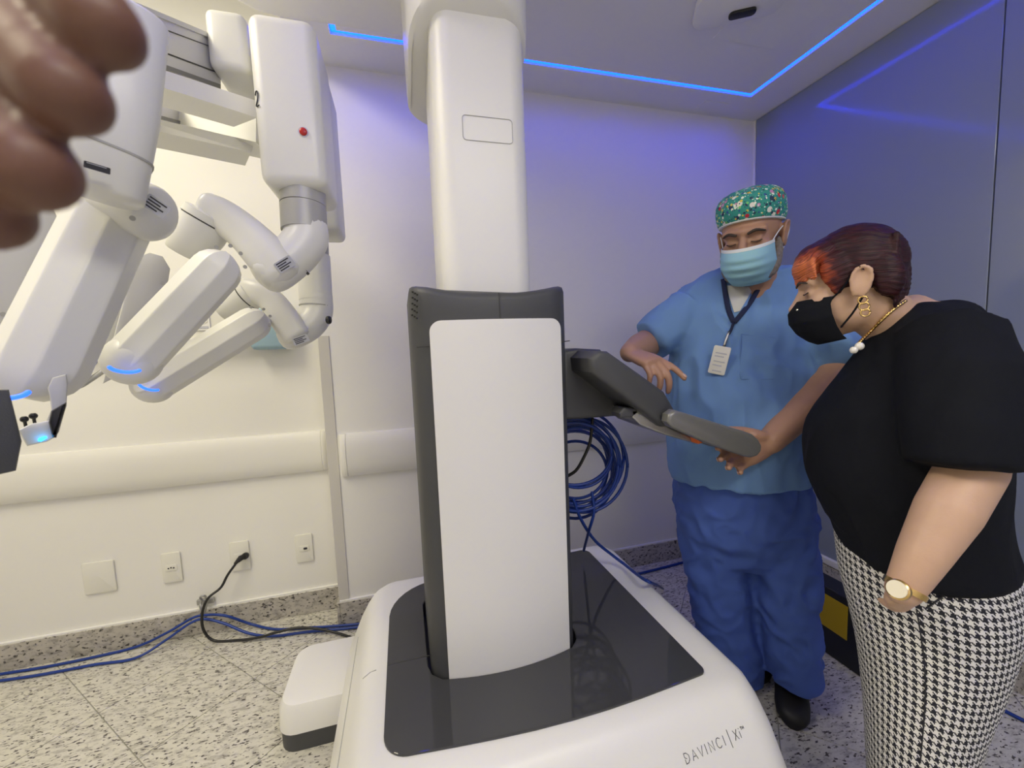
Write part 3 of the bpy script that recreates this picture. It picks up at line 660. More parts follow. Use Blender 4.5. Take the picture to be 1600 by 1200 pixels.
# flat side plates of further arms
a4 = new_arm('far arm seen as flat grey plates with screws')
plank([(206, 420), (216, 400), (234, 394), (254, 400), (266, 420), (262, 445), (238, 500), (205, 560), (180, 590), (160, 600), (172, 548), (190, 480)], .98, .05, 'side_plate', 'armplate')
plank([(110, 600), (104, 588), (150, 500), (172, 462), (200, 430), (206, 440), (180, 540), (165, 555), (130, 590)], 1.02, .04, 'back_plate', 'arm')
plank([(-60, 360), (30, 352), (72, 300), (90, 340), (60, 470), (20, 590), (-60, 600)], .72, .03, 'near_plate', 'armplate')
for x, y in ((208, 432), (199, 464), (190, 498), (181, 531), (254, 443)): screw(a4, P(x, y, .978), toward(P(x, y, .978)), .0042)
for x, y in ((4, 442), (5, 491), (63, 400)): screw(a4, P(x, y, .718), toward(P(x, y, .718)), .004)
mk('hose', tube([P(158, 552, 1.0), P(140, 575, .98), P(122, 594, .96), P(104, 601, .95)], .006, 8, sm=4), 'armgrey', a4, ang=None)
mk('hose', tube([P(165, 577, 1.0), P(140, 594, .98), P(122, 604, .96), P(100, 606, .95)], .006, 8, sm=4), 'armgrey', a4, ang=None)
mk('instrument_mount', prism([(-.04, .05), (.012, .045), (.016, -.02), (.008, -.055), (-.04, -.06)], .04, P(-2, 668, .5), *view_axes(P(0, 668, .5), 0)[:2], .004), 'dark', a4, ang=40)
# beams that carry the arms
def beam(name, pts, d0, d1, th, m, label=None):
    """pts: near-top, far-top, far-bottom, near-bottom image points; near end d0 deep, far end d1 deep"""
    q = [P(*pts[0], d0), P(*pts[1], d1), P(*pts[2], d1), P(*pts[3], d0)]
    n = nrm(np.cross(q[1]-q[0], q[3]-q[0])); n = n if n.dot(CAM-q[0]) < 0 else -n
    v = q+[p+n*th for p in q]
    return mk(name, (v, [(0, 1, 2, 3), (7, 6, 5, 4), (0, 4, 5, 1), (1, 5, 6, 2), (2, 6, 7, 3), (3, 7, 4, 0)]), m, bot, smooth=False, label=label)
ex = lambda a, b, k: (b[0]+(a[0]-b[0])*k, b[1]+(a[1]-b[1])*k)
def bm_(name, a, b, c, d, m, th=.09, dn=.72, df=1.0, label=None): return beam(name, [ex(a, b, 1.5), b, c, ex(d, c, 1.5)], dn, df, th, m, label)
bm_('arm_beam', (228, 12), (345, 62), (345, 140), (228, 98), 'alu', label='aluminium profile beam')
bm_('beam_rib', (228, 10), (345, 59), (345, 66), (228, 18), 'armplate', .10, .715, .995)
bm_('beam_rib', (228, 34), (345, 78), (345, 79), (228, 35.5), 'seam', .01, .718, .998)
bm_('beam_rib', (228, 70), (345, 114), (345, 116), (228, 72), 'seam', .01, .718, .998)
bm_('beam_rib', (228, 90), (345, 132), (345, 139), (228, 97), 'handle', .10, .715, .995)
bm_('beam_cover', (228, 100), (402, 158), (402, 184), (228, 128), 'white', .09, .72, 1.0, 'cream beam cover')
bm_('arm_beam', (228, 140), (300, 164), (300, 196), (228, 174), 'alu', .08, .95, 1.18)
bm_('beam_rib', (228, 174), (300, 194), (300, 199), (228, 180), 'handle', .085, .945, 1.175)
bm_('beam_cover', (228, 182), (398, 222), (392, 238), (228, 201), 'white', .08, .95, 1.18)
bm_('beam_block', (290, 150), (400, 180), (400, 222), (290, 196), 'arm', .10, 1.12, 1.15)
# --- blue cable coil under the helm
coil = empty('cable_coil', (.57, 1.2, .75), 'blue cable looped in a coil hanging under the robot screen', 'cable coil')
random.seed(4)
for k in range(13):
    cx0, cy0 = 905+random.uniform(-12, 8), 712+random.uniform(-8, 12)+k*1.2; rx, ry = 62+random.uniform(-14, 12), 62+random.uniform(-16, 22); d = 1.27+k*.012; ph = random.uniform(0, 6.28)
    pts = []
    for j in range(25):
        a = 2*math.pi*j/24; pts.append(P(cx0+rx*math.cos(a), min(cy0+ry*math.sin(a), 900)+(6 if math.sin(a) < 0 else 0), d+.03*math.sin(a+ph)+.0))
    pts = [A((max(q[0], .421+.004*(k % 4)), q[1], q[2])) if q[1] < 1.33 else q for q in pts]
    mk('loop', tube(pts, .0052, 8, False, sm=2), 'cable', coil, ang=None)
mk('black_loop', tube([P(926, 655, 1.26), P(922, 690, 1.26), P(912, 715, 1.26), P(900, 735, 1.27), P(885, 745, 1.28)], .005, 8, sm=5), 'cableblk', coil, ang=None)
mk('tail', tube([P(925, 770, 1.30), P(928, 800, 1.30), P(920, 830, 1.33), P(912, 860, 1.50)], .005, 8, sm=5), 'cable', coil, ang=None)
mk('tail', tube([P(896, 780, 1.28), P(908, 812, 1.30), P(930, 845, 1.38), P(960, 870, 1.44), PZ(976, 882, .475), PZ(992, 895, .480), PZ(1006, 905, .490), PZ(1018, 911, .470), PX(1028, 915, .93), PZ(1036, 920, .01)], .0052, 8, sm=5), 'cable', coil, ang=None)
# ================================================================== people
def skin(name, col, dark):
    m = mat(name, col, 0.5, bump=0.12, bscale=260, var=0.10, vscale=22); m.node_tree.nodes['Principled BSDF'].inputs['Subsurface Weight'].default_value = 0.08
    m.node_tree.nodes['Principled BSDF'].inputs['Subsurface Radius'].default_value = (.012, .005, .003); return m
def cloth(name, col, scale=900, var=.06, rough=.85, bump=.25):
    m = mat(name, col, rough, bump=bump, bscale=scale, var=var, vscale=9, sheen=0.0); return m
M['skin_m'] = skin('skin_tan', (.42, .235, .155), None)
M['skin_w'] = skin('skin_light', (.56, .36, .245), None)
M['skin_h'] = skin('skin_deep', (.17, .080, .050), None)
M['scrub'] = cloth('scrub_blue', (.165, .31, .60))
M['trouser'] = cloth('trouser_blue', (.07, .135, .46))
M['blackcloth'] = cloth('black_knit', (.005, .006, .010), 700); M['blackcloth'].node_tree.nodes['Principled BSDF'].inputs['Specular IOR Level'].default_value = .2
M['maskblue'] = mat('mask_blue', (.30, .56, .68), .75, bump=.2, bscale=600)
M['maskwhite'] = mat('mask_white', (.72, .76, .78), .75)
M['shirt'] = cloth('undershirt', (.62, .62, .60))
M['lanyard'] = cloth('lanyard_navy', (.012, .018, .06))
M['gold'] = mat('gold', (.75, .52, .20), .25, metal=1.0)
M['pearl'] = mat('pearl', (.80, .78, .72), .2, coat=.6)
M['dial'] = mat('watch_dial', (.82, .76, .58), .3)
M['shoe'] = mat('shoe_black', (.008, .008, .009), .55)
M['brow'] = mat('brow_hair', (.05, .035, .03), .8)
M['beard'] = mat('beard_grey', (.22, .19, .17), .9, bump=.8, bscale=300, var=.5, vscale=120)
M['crystal'] = mat('crystal', (.9, .9, .9), .1, metal=.8)
M['nail'] = mat('nail', (.60, .40, .33), .25)
M['eye'] = mat('eye_dark', (.03, .02, .018), .2)

def cap_material():
    m = mat('cap_print', (.04, .33, .27), .8); nt = m.node_tree; b = nt.nodes['Principled BSDF']
    tc = [n for n in nt.nodes if n.type == 'TEX_COORD'][0]; last = None
    base = (.035, .30, .25)
    for sc, thr, cols in ((46, .36, [(.55, .03, .06), (.75, .5, .04), (.8, .78, .7), (.02, .04, .12), (.55, .25, .45)]), (84, .34, [(.85, .9, .8), (.02, .05, .10), (.2, .6, .2), (.7, .6, .1), (.03, .1, .3)]), (160, .30, [(.02, .10, .10), (.5, .75, .6), (.02, .16, .14), (.75, .8, .75), (.03, .05, .12)])):
        v = nt.nodes.new('ShaderNodeTexVoronoi'); v.inputs['Scale'].default_value = sc; nt.links.new(tc.outputs['Object'], v.inputs['Vector'])
        sx = nt.nodes.new('ShaderNodeSeparateColor'); nt.links.new(v.outputs['Color'], sx.inputs[0])
        cr = ramp(nt, sx.outputs[0], [(k/len(cols), c) for k, c in enumerate(cols)], 'CONSTANT')
        lt = nt.nodes.new('ShaderNodeMath'); lt.operation = 'LESS_THAN'; lt.inputs[1].default_value = thr; nt.links.new(v.outputs['Distance'], lt.inputs[0])
        g = nt.nodes.new('ShaderNodeMath'); g.operation = 'GREATER_THAN'; g.inputs[1].default_value = .12; nt.links.new(sx.outputs[1], g.inputs[0])
        mu = nt.nodes.new('ShaderNodeMath'); mu.operation = 'MULTIPLY'; nt.links.new(lt.outputs[0], mu.inputs[0]); nt.links.new(g.outputs[0], mu.inputs[1])
        mx = nt.nodes.new('ShaderNodeMix'); mx.data_type = 'RGBA'
        nt.links.new(mu.outputs[0], mx.inputs['Factor']); nt.links.new(cr.outputs[0], mx.inputs['B'])
        if last is None: mx.inputs['A'].default_value = (*base, 1)
        else: nt.links.new(last, mx.inputs['A'])
        last = mx.outputs['Result']
    nt.links.new(last, b.inputs['Base Color']); return m
M['cap'] = cap_material()
def hound_material():
    m = mat('houndstooth', (.8, .8, .78), .85); nt = m.node_tree; b = nt.nodes['Principled BSDF']
    uv = nt.nodes.new('ShaderNodeUVMap'); uv.uv_map = 'UVMap'; sp = nt.nodes.new('ShaderNodeSeparateXYZ'); nt.links.new(uv.outputs[0], sp.inputs[0])
    def mth(op, a, bb):
        n = nt.nodes.new('ShaderNodeMath'); n.operation = op
        for k, x in enumerate((a, bb)):
            if x is None: continue
            if isinstance(x, (int, float)): n.inputs[k].default_value = x
            else: nt.links.new(x, n.inputs[k])
        return n.outputs[0]
    u = mth('FLOOR', mth('MULTIPLY', sp.outputs[0], 8), None); v = mth('FLOOR', mth('MULTIPLY', sp.outputs[1], 8), None)
    wu = mth('LESS_THAN', mth('FLOORED_MODULO', u, 8), 4); wv = mth('LESS_THAN', mth('FLOORED_MODULO', v, 8), 4)
    tw = mth('LESS_THAN', mth('FLOORED_MODULO', mth('ADD', u, v), 4), 2)
    pick = mth('ADD', mth('MULTIPLY', tw, wu), mth('MULTIPLY', mth('SUBTRACT', 1, tw), wv))
    r = ramp(nt, pick, [(.4, (.74, .73, .70)), (.6, (.012, .013, .022))], 'CONSTANT'); nt.links.new(r.outputs[0], b.inputs['Base Color']); return m
M['hound'] = hound_material()
def hair_material():
    m = mat('hair_burgundy', (.05, .008, .014), .48, spec=.3, bump=.5, bscale=90); nt = m.node_tree; b = nt.nodes['Principled BSDF']
    at = nt.nodes.new('ShaderNodeAttribute'); at.attribute_name = 'dye'; r = ramp(nt, at.outputs['Fac'], [(0, (.016, .0032, .007)), (.40, (.045, .007, .011)), (.7, (.25, .045, .018)), (1, (.55, .16, .06))])
    fl = nt.nodes.new('ShaderNodeAttribute'); fl.attribute_name = 'flow'; n1 = nt.nodes.new('ShaderNodeTexNoise'); n1.noise_dimensions = '1D'; n1.inputs['Scale'].default_value = 420; n1.inputs['Detail'].default_value = 4
    nt.links.new(fl.outputs['Fac'], n1.inputs['W']); st = ramp(nt, n1.outputs['Fac'], [(.3, (.45, .45, .45)), (.7, (1.6, 1.5, 1.5))])
    mx = nt.nodes.new('ShaderNodeMix'); mx.data_type = 'RGBA'; mx.blend_type = 'MULTIPLY'; mx.inputs['Factor'].default_value = 1
    nt.links.new(r.outputs[0], mx.inputs['A']); nt.links.new(st.outputs[0], mx.inputs['B']); nt.links.new(mx.outputs['Result'], b.inputs['Base Color'])
    bp = [n for n in nt.nodes if n.type == 'BUMP'][0]; nt.links.new(n1.outputs['Fac'], bp.inputs['Height']); bp.inputs['Strength'].default_value = .5; return m
M['hair'] = hair_material()

class Fr:
    """a local frame: face looks along -y, z is up, +x is the person's left"""
    def __init__(s, o, front, upv=(0, 0, 1), sc=1.0):
        s.o = A(o); s.Y = -nrm(front); z = A(upv)-s.Y*A(upv).dot(s.Y); s.Z = nrm(z); s.X = np.cross(s.Y, s.Z); s.s = sc
    def w(s, p): return s.o+s.s*(s.X*p[0]+s.Y*p[1]+s.Z*p[2])
    def ax(s): return (s.X, s.Y, s.Z)
    def loc(s, co): d = (co-s.o)/s.s; return np.stack([d@s.X, d@s.Y, d@s.Z], 1)
    def el(s, c, r, n=20, m=12): return ell(s.w(c), [q*s.s for q in r], s.ax(), n, m)
    def tb(s, pts, r, n=12, **k): return tube([s.w(p) for p in pts], [q*s.s for q in r] if not np.isscalar(r) else r*s.s, n, **k)

def silring(y, xl, xr, d, b, front, n=48, sq=2.2):
    """an oval body section whose outline spans xl..xr in view, b = half size across the other axis"""
    front = nrm(A((*front[:2], 0))); side = A((front[1], -front[0], 0))
    l, r = nrm(A((*ray(xl, y)[:2], 0))), nrm(A((*ray(xr, y)[:2], 0))); bis = nrm(l+r); alpha = math.acos(np.clip(l.dot(r), -1, 1))/2
    c = P((xl+xr)/2, y, d); rho = np.linalg.norm(c[:2]); c = A((*(bis*rho)[:2], c[2])); wd = rho*math.sin(alpha); nn = A((-bis[1], bis[0], 0))
    return c, wd, nn, front, side
def body_ring(y, xl, xr, d, b, front, wide='side', n=48, sq=2.2):
    c, wd, nn, f, s = silring(y, xl, xr, d, b, front); g, h = (s, f) if wide == 'side' else (f, s)
    a = math.sqrt(max(1e-6, wd*wd-(b*h.dot(nn))**2))/abs(g.dot(nn))
    out = []
    for i in range(n):
        t = 2*math.pi*i/n; cc, ss = math.cos(t), math.sin(t); k = (abs(cc)**sq+abs(ss)**sq)**(-1/sq); out.append(c+g*(a*cc*k)+h*(b*ss*k))
    return out
def dense(rings, k=4):
    R_ = np.array(rings); out = []
    for i in range(R_.shape[1]): out.append(spline([R_[j, i] for j in range(R_.shape[0])], k))
    o = np.array(out); return [list(o[:, j]) for j in range(o.shape[1])]
def shrink(rings, f): return [[np.mean(r, 0)+(p-np.mean(r, 0))*f for p in r] for r in [np.array(q) for q in rings]]

def head_geo(h, neck_to, neck_r=.058):
    g = [h.el((0, .014, .032), (.076, .097, .086)), h.el((0, -.028, -.028), (.062, .066, .088)), h.el((0, -.045, -.082), (.044, .046, .036)), h.el((0, -.015, -.07), (.058, .055, .04)),
         h.tb([(-.044, -.070, .022), (0, -.086, .024), (.044, -.070, .022)], .014), h.tb([(0, -.088, .012), (0, -.100, -.012), (0, -.112, -.032)], [.009, .011, .014]), h.el((-.012, -.098, -.036), (.010, .012, .009)), h.el((.012, -.098, -.036), (.010, .012, .009))]
    for s in (-1, 1):
        g += [h.el((s*.036, -.058, -.026), (.028, .028, .030)), h.el((s*.080, .012, -.008), (.008, .017, .028)), h.tb([(s*.079, -.004, -.03), (s*.084, -.006, .0), (s*.088, .004, .022), (s*.090, .020, .026), (s*.089, .030, .012), (s*.085, .024, -.014), (s*.080, .008, -.036)], [.006, .005, .005, .0055, .0055, .005, .007], 8, sm=3)]
        g += [h.el((s*.032, -.078, .001), (.0135, .010, .010))]
    g.append(tube([h.w((0, .022, -.045)), (h.w((0, .03, -.09))+A(neck_to))/2, A(neck_to)], [neck_r*h.s, neck_r*h.s*1.02, neck_r*h.s*1.2], 24))
    return g
def face_disp(h):
    def f(co, no):
        l = h.loc(co); m = (np.abs(l) < .2).all(1); out = co.copy(); q = l[m]; d = np.zeros_like(q)
        for s in (-1, 1):
            g = np.exp(-(((q-A((s*.033, -.082, .012)))/A((.016, .014, .006)))**2).sum(1)/2); d[:, 1] += .006*g
            g = np.exp(-(((q-A((s*.032, -.085, -.013)))/A((.016, .014, .004)))**2).sum(1)/2); d[:, 1] += .003*g
            g = np.exp(-(((q-A((s*.086, .012, .0)))/A((.006, .008, .013)))**2).sum(1)/2); d[:, 0] -= s*.0035*g
        out[m] += h.s*(d[:, :1]*h.X+d[:, 1:2]*h.Y+d[:, 2:]*h.Z); return out
    return f
def hand_geo(wr, D, N, s, curls, sc=1.0, thumb=(.6, .75, -.25), spread=.06):
    """palm and five fingers; curls = per finger three bend angles in degrees; returns shapes and fingertip places"""
    wr = A(wr); D = nrm(D); N = A(N)-D*A(N).dot(D); N = nrm(N); L = s*np.cross(D, N); g = []; tips = []
    g.append(tube([wr-D*.012*sc, wr+D*.03*sc, wr+D*.065*sc, wr+D*.088*sc], [.027*sc, .036*sc, .040*sc, .038*sc], 20, .3, upv=L, flat=.42, sq=2.6))
    g.append(tube([wr+D*.02*sc+L*.018*sc-N*.008*sc, wr+D*.045*sc+L*.030*sc-N*.008*sc], [.016*sc, .014*sc], 12))
    seg = [(.043, .026, .021), (.047, .030, .022), (.044, .028, .021), (.035, .021, .019)]; rad = [.0092, .0095, .0090, .0080]
    for i in range(4):
        p = wr+D*(.083, .088, .085, .076)[i]*sc+L*(.029, .0095, -.0105, -.029)[i]*sc; d = nrm(D+L*spread*(1.5-i)); pts = [p-d*.015*sc, p]; a = 0
        for k in range(3):
            a += R(curls[i][k]); dd = d*math.cos(a)-N*math.sin(a); pts.append(pts[-1]+dd*seg[i][k]*sc)
        r = rad[i]*sc; g.append(tube(pts, [r*1.1, r*1.12, r*1.04, r*.97, r*.82], 12, .9, sm=3)); tips.append((pts[-1]-dd*.006*sc, dd, N*math.cos(a)+d*math.sin(a), r))
    p = wr+D*.028*sc+L*.026*sc-N*.006*sc; d = nrm(D*thumb[0]+L*thumb[1]+N*thumb[2]); d2 = nrm(d+D*.35); d3 = nrm(d+D*.6)
    q = [p, p+d*.034*sc, p+d*.034*sc+d2*.030*sc, p+d*.034*sc+d2*.030*sc+d3*.022*sc]; g.append(tube(q, [.0145*sc, .0125*sc, .011*sc, .0085*sc], 12, .9, sm=3)); tips.append((q[-1]-d3*.004*sc, d3, N, .0085*sc))
    return g, tips
def nails(tips, parent, m='nail'):
    for p, d, n, r in tips:
        X = nrm(np.cross(d, n)); mk('fingernail', ell(p+n*r*.78, (r*.62, r*.85, r*.18), (X, d, n), 10, 6), m, parent, ang=None)
def ray_hit(o, x, y, off=.002):
    if o.name not in _bv: _bv[o.name] = BVHTree.FromPolygons([v.co+wloc(o) for v in o.data.vertices], [p.vertices[:] for p in o.data.polygons])
    r = nrm(ray(x, y)); h = _bv[o.name].ray_cast(Vector(CAM), Vector(r)); return None if h[0] is None else A(h[0])-r*off
_bv = {}
def strap(o, px, wd, th, off=.003):
    """a flat band lying on the surface of o along image points"""
    pts = [q for q in (ray_hit(o, x, y, off) for x, y in px) if q is not None]
    return tube(pts, wd, 10, False, upv=np.cross(nrm(pts[-1]-pts[0]), toward(pts[0])), flat=th/wd, sm=3)
def mask_geo(h, yc, hw, z0, z1, pleat=0.0, nu=28, nv=22, side=.62, peak=.0):
    V, Fc = [], []
    for lay in (0, 1):
        for j in range(nv+1):
            v = j/nv; y_ = np.interp(v, [q[0] for q in yc], [q[1] for q in yc]); w_ = np.interp(v, [q[0] for q in hw], [q[1] for q in hw])
            for i in range(nu+1):
                u = 2*i/nu-1; z = z0+(z1-z0)*v-(0 if v > .3 else peak*(u*u)*(1-v/.3)); p = pleat*math.sin(v*9.5*math.pi)*(1-u*u)*.5*(1 if v > .18 else 0)
                y = y_*(1-side*abs(u)**2.1)-p+(.0022 if lay else 0); V.append(h.w((w_*math.sin(u*1.35)/math.sin(1.35), y, z+.004*u*u)))
    n = (nu+1)*(nv+1); I = lambda l, j, i: l*n+j*(nu+1)+i
    for l in (0, 1):
        for j in range(nv):
            for i in range(nu): q = (I(l, j, i), I(l, j, i+1), I(l, j+1, i+1), I(l, j+1, i)); Fc.append(q if l == 0 else q[::-1])
    ed = [(0, i) for i in range(nu)]+[(j, nu) for j in range(nv)]+[(nv, nu-i) for i in range(nu)]+[(nv-j, 0) for j in range(nv)]
    for k in range(len(ed)): a, b = ed[k], ed[(k+1) % len(ed)]; Fc.append((I(0, *a), I(1, *a), I(1, *b), I(0, *b)))
    return V, Fc

# ------------------------------------------------------------------ person in blue scrubs
fm = nrm((-.42, -.90, 0))
man = empty('person', (1.12, 1.14, 0), 'person in blue scrubs, patterned cap and pale blue mask touching the robot screen', 'person')
TD = 1.40
top_r = [body_ring(y, a, b, d, bb, fm) for y, a, b, d, bb in ((414, 1126, 1218, 1.37, .06), (424, 1100, 1244, 1.38, .085), (438, 1072, 1272, 1.39, .11), (456, 1056, 1288, 1.40, .13), (490, 1050, 1292, TD, .148), (540, 1049, 1286, TD, .165), (590, 1045, 1284, TD, .185), (640, 1042, 1284, TD, .195), (690, 1042, 1284, TD, .195), (722, 1043, 1281, TD, .193), (742, 1045, 1277, TD, .19))]
top_r = dense(top_r, 4)
sh_r, el_r, wr_r = P(1078, 482, 1.42), P(1012, 536, 1.43), P(984, 551, 1.26)
sh_l, el_l, wr_l = P(1278, 488, 1.36), P(1322, 572, 1.28), P(1203, 690, 1.185)
slv_r = tube([sh_r, (sh_r+el_r)/2, P(1018, 531, 1.42)], [.088, .084, .077], 24, .15)
slv_l = tube([sh_l, (sh_l+el_l)/2, P(1296, 562, 1.25)], [.088, .088, .084], 24, .15)
leg_a = [body_ring(y, a, b, d, bb, fm) for y, a, b, d, bb in ((800, 1056, 1178, 1.44, .11), (850, 1062, 1174, 1.44, .10), (900, 1071, 1173, 1.45, .09), (960, 1082, 1180, 1.46, .085), (1010, 1088, 1189, 1.47, .085), (1040, 1100, 1194, 1.475, .085), (1058, 1122, 1195, 1.475, .08))]
leg_b = [body_ring(y, a, b, d, bb, fm) for y, a, b, d, bb in ((800, 1160, 1280, 1.38, .11), (850, 1165, 1283, 1.38, .105), (900, 1172, 1284, 1.38, .10), (960, 1180, 1285, 1.38, .095), (1010, 1188, 1286, 1.38, .095), (1040, 1193, 1286, 1.38, .095), (1060, 1197, 1285, 1.38, .09))]
hips = [body_ring(y, a, b, d, bb, fm) for y, a, b, d, bb in ((715, 1066, 1258, TD, .155), (745, 1056, 1270, TD, .165), (790, 1055, 1279, TD, .165), (830, 1064, 1278, TD, .14), (862, 1085, 1258, TD, .10), (885, 1120, 1225, TD, .06))]
fh = nrm(A((-.845, -.535, 0))*math.cos(R(17))+A((0, 0, -1))*math.sin(R(17)))
H1 = Fr(P(1173, 371, 1.265), fh, sc=1.06)
gh = head_geo(H1, P(1172, 462, 1.36), .064)
hr, tr_ = hand_geo(wr_r, P(1020, 566, 1.19)-wr_r, A((-.1, -.1, 1)), -1, [(8, 12, 10), (26, 38, 25), (30, 42, 25), (32, 42, 25)], 1.06)
hl, tl_ = hand_geo(wr_l, P(1120, 722, 1.15)-wr_l, nrm(A((.5, .75, -.1))), -1, [(10, 16, 12), (12, 18, 12), (14, 20, 14), (16, 22, 14)], 1.14, thumb=(.75, .5, .1))
arms = [tube([sh_r, el_r], [.058, .05], 20), tube([el_r, (el_r*.5+wr_r*.5), wr_r], [.05, .046, .031], 20), tube([sh_l, el_l], [.06, .052], 20), tube([el_l, el_l*.6+wr_l*.4, wr_l], [.062, .056, .036], 20)]
core = [loft(shrink(top_r, .86)), loft(shrink(dense(hips, 3), .72)), loft(shrink(dense(leg_a, 3), .72)), loft(shrink(dense(leg_b, 3), .72))]
body = blob('body', gh+hr+hl+arms+core, .0045, 'skin_m', man, 5, face_disp(H1))
nails(tr_[:1]+tl_, man)
def fold_disp(amp, sc, seed, hemz=None):
    def f(co, no): n = nz(co, sc, seed); n2 = nz(co, tuple(q*2.1 for q in sc), seed+5); n3 = nz(co+.06*n[:, None], (sc[0]*1.6, sc[1]*1.6, sc[2]*.9), seed+9); return co+no*((amp*.7*n+amp*.45*n2+amp*.9*(.28-np.abs(n3)*1.6))[:, None])
    return f
stop = blob('scrub_top', [loft(top_r), slv_r, slv_l], .007, 'scrub', man, 6, fold_disp(.012, (9, 9, 6), 3.1), 'loose blue short-sleeved scrub top')
strs = blob('trousers', [loft(dense(hips, 4)), loft(dense(leg_a, 5)), loft(dense(leg_b, 5))], .007, 'trouser', man, 6, fold_disp(.011, (9, 9, 11), 9.7), 'wide darker blue trousers')
# shoes
def shoe(toe, heel, wd, parent):
    t, h_ = A(toe), A(heel); D = nrm(t-h_); S = A((D[1], -D[0], 0)); L = np.linalg.norm(t-h_); rings = []
    for s, w_, z1 in ((0, .4, .04), (.04, .72, .07), (.15, .84, .085), (.35, .86, .085), (.55, .95, .075), (.75, 1.0, .062), (.88, .92, .052), (.96, .66, .042), (1, .34, .03)):
        c = h_+D*L*s; ring = []
        for k in range(16):
            a = 2*math.pi*k/16; x, z = math.cos(a), math.sin(a); k2 = (abs(x)**2.8+abs(z)**2.8)**(-1/2.8); ring.append(A((c[0], c[1], 0))+S*(x*k2*wd*w_)+A((0, 0, z1/2+.001+z*k2*z1/2)))
        rings.append(ring)
    mk('shoe', loft(rings), 'shoe', parent, ang=60)
tb_ = PZ(1240, 1132, .02); shoe(tb_, tb_+A((.20, .19, 0)), .05, man)
ta_ = PZ(1186, 1062, .02); shoe(ta_, ta_+A((.16, .21, 0)), .05, man)
# cap, mask, beard, brows
def cap_ring(t, gx, gy):
    out = []
    for k in range(40):
        a = 2*math.pi*k/40; x, y = math.cos(a)*gx, math.sin(a)*gy+.014; zb = .056-.22*(y+.085) if y < .05 else .026; z = zb+(.138-zb)*t; out.append(H1.w((x, y, z)))
    return out
cap = mk('surgical_cap', loft([cap_ring(t, .087*g, .106*g) for t, g in ((0, .965), (.06, .99), (.2, 1.03), (.4, 1.03), (.6, 1.0), (.76, .91), (.88, .75), (.96, .5), (1.0, .18))]), 'cap', man, ang=None, label='teal cap printed with small bright spots')
mk('cap_band', loft([cap_ring(t, .0862*g, .1052*g) for t, g in ((-.025, .96), (-.02, .972), (.035, .985), (.04, .96))]), 'maskwhite', cap, ang=None)
msk = mk('face_mask', mask_geo(H1, [(0, -.121), (.2, -.139), (.45, -.140), (.7, -.127), (.9, -.102), (1, -.085)], [(0, .067), (.5, .072), (1, .052)], -.016, -.126, .0045), 'maskblue', man, ang=None, label='pleated pale blue surgical mask')
mk('nose_band', mask_geo(H1, [(0, -.1225), (1, -.127)], [(0, .0676), (1, .0684)], -.0145, -.023), 'maskwhite', msk, ang=None)
for s in (-1, 1):
    mk('ear_loop', H1.tb([(s*.064, -.046, -.012), (s*.076, -.012, .010), (s*.088, .020, .020), (s*.090, .032, .0), (s*.080, .014, -.04), (s*.064, -.038, -.088)], .0016, 6, sm=4), 'maskwhite', msk, ang=None)
    mk('eyebrow', H1.tb([(s*.016, -.0985, .020), (s*.034, -.0955, .026), (s*.052, -.079, .019)], [.0035, .0042, .0025], 8, sm=3), 'brow', man, ang=None)
    mk('eyelash', H1.tb([(s*.020, -.0895, -.003), (s*.032, -.0895, -.006), (s*.044, -.082, -.003)], .0013, 6, sm=3), 'brow', man, ang=None)
def rough_disp(amp, sc, seed):
    return lambda co, no: co+no*((amp*nz(co, sc, seed))[:, None])
blob('beard', [H1.tb([(s*.070, -.004, -.022), (s*.066, -.022, -.060), (s*.050, -.045, -.098), (0, -.062, -.116)], [.010, .015, .018, .018], 12, sm=3) for s in (-1, 1)], .004, 'beard', man, 2, rough_disp(.003, 130, 2), 'short greying beard')
# neckline, lanyard, badge, pocket, drawstring
def patch(o, poly, off, th, m, name, parent, n=9):
    """cloth piece lying on o inside an image quad (4 corners)"""
    a, b, c, d = [A(p) for p in poly]; V, Fc = [], []
    for l in (0, 1):
        for j in range(n+1):
            for i in range(n+1):
                u, v = i/n, j/n; q = (a*(1-u)+b*u)*(1-v)+(d*(1-u)+c*u)*v; p = ray_hit(o, q[0], q[1], off+(0 if l else -th)); V.append(p if p is not None else (V[-1] if V else ray_hit(o, (a+b+c+d)[0]/4, (a+b+c+d)[1]/4, off)))
    N = (n+1)**2; I = lambda l, j, i: l*N+j*(n+1)+i
    for l in (0, 1):
        for j in range(n):
            for i in range(n): Fc.append((I(l, j, i), I(l, j, i+1), I(l, j+1, i+1), I(l, j+1, i)))
    ed = [(0, i) for i in range(n)]+[(j, n) for j in range(n)]+[(n, n-i) for i in range(n)]+[(n-j, 0) for j in range(n)]
    for k in range(len(ed)): p, q = ed[k], ed[(k+1) % len(ed)]; Fc.append((I(0, *p), I(1, *p), I(1, *q), I(0, *q)))
    return mk(name, (V, Fc), m, parent, ang=50)
patch(stop, [(1134, 446), (1180, 446), (1156, 486), (1147, 488)], .003, .003, 'shirt', 'undershirt', man)
lan = mk('lanyard', [strap(stop, [(1130, 436), (1134, 462), (1139, 486), (1146, 503)], .0075, .002, .006), strap(stop, [(1192, 438), (1174, 470), (1159, 490), (1147, 504)], .0075, .002, .006), strap(stop, [(1147, 501), (1143, 514), (1139, 522)], .004, .002, .006)], 'lanyard', man, ang=None, label='navy lanyard')
mk('clip', strap(stop, [(1139, 518), (1135, 530), (1131, 542)], .004, .0025, .008), 'metal', lan, ang=None)
bc = ray_hit(stop, 1124, 563, .024); Xb, Yb, Nb = view_axes(bc, -13)
bd = mk('badge', prism(rrect(.048, .088, .005, 3), .003, bc, Xb, Yb, .0008), 'plate', lan, ang=40, label='white identity badge')
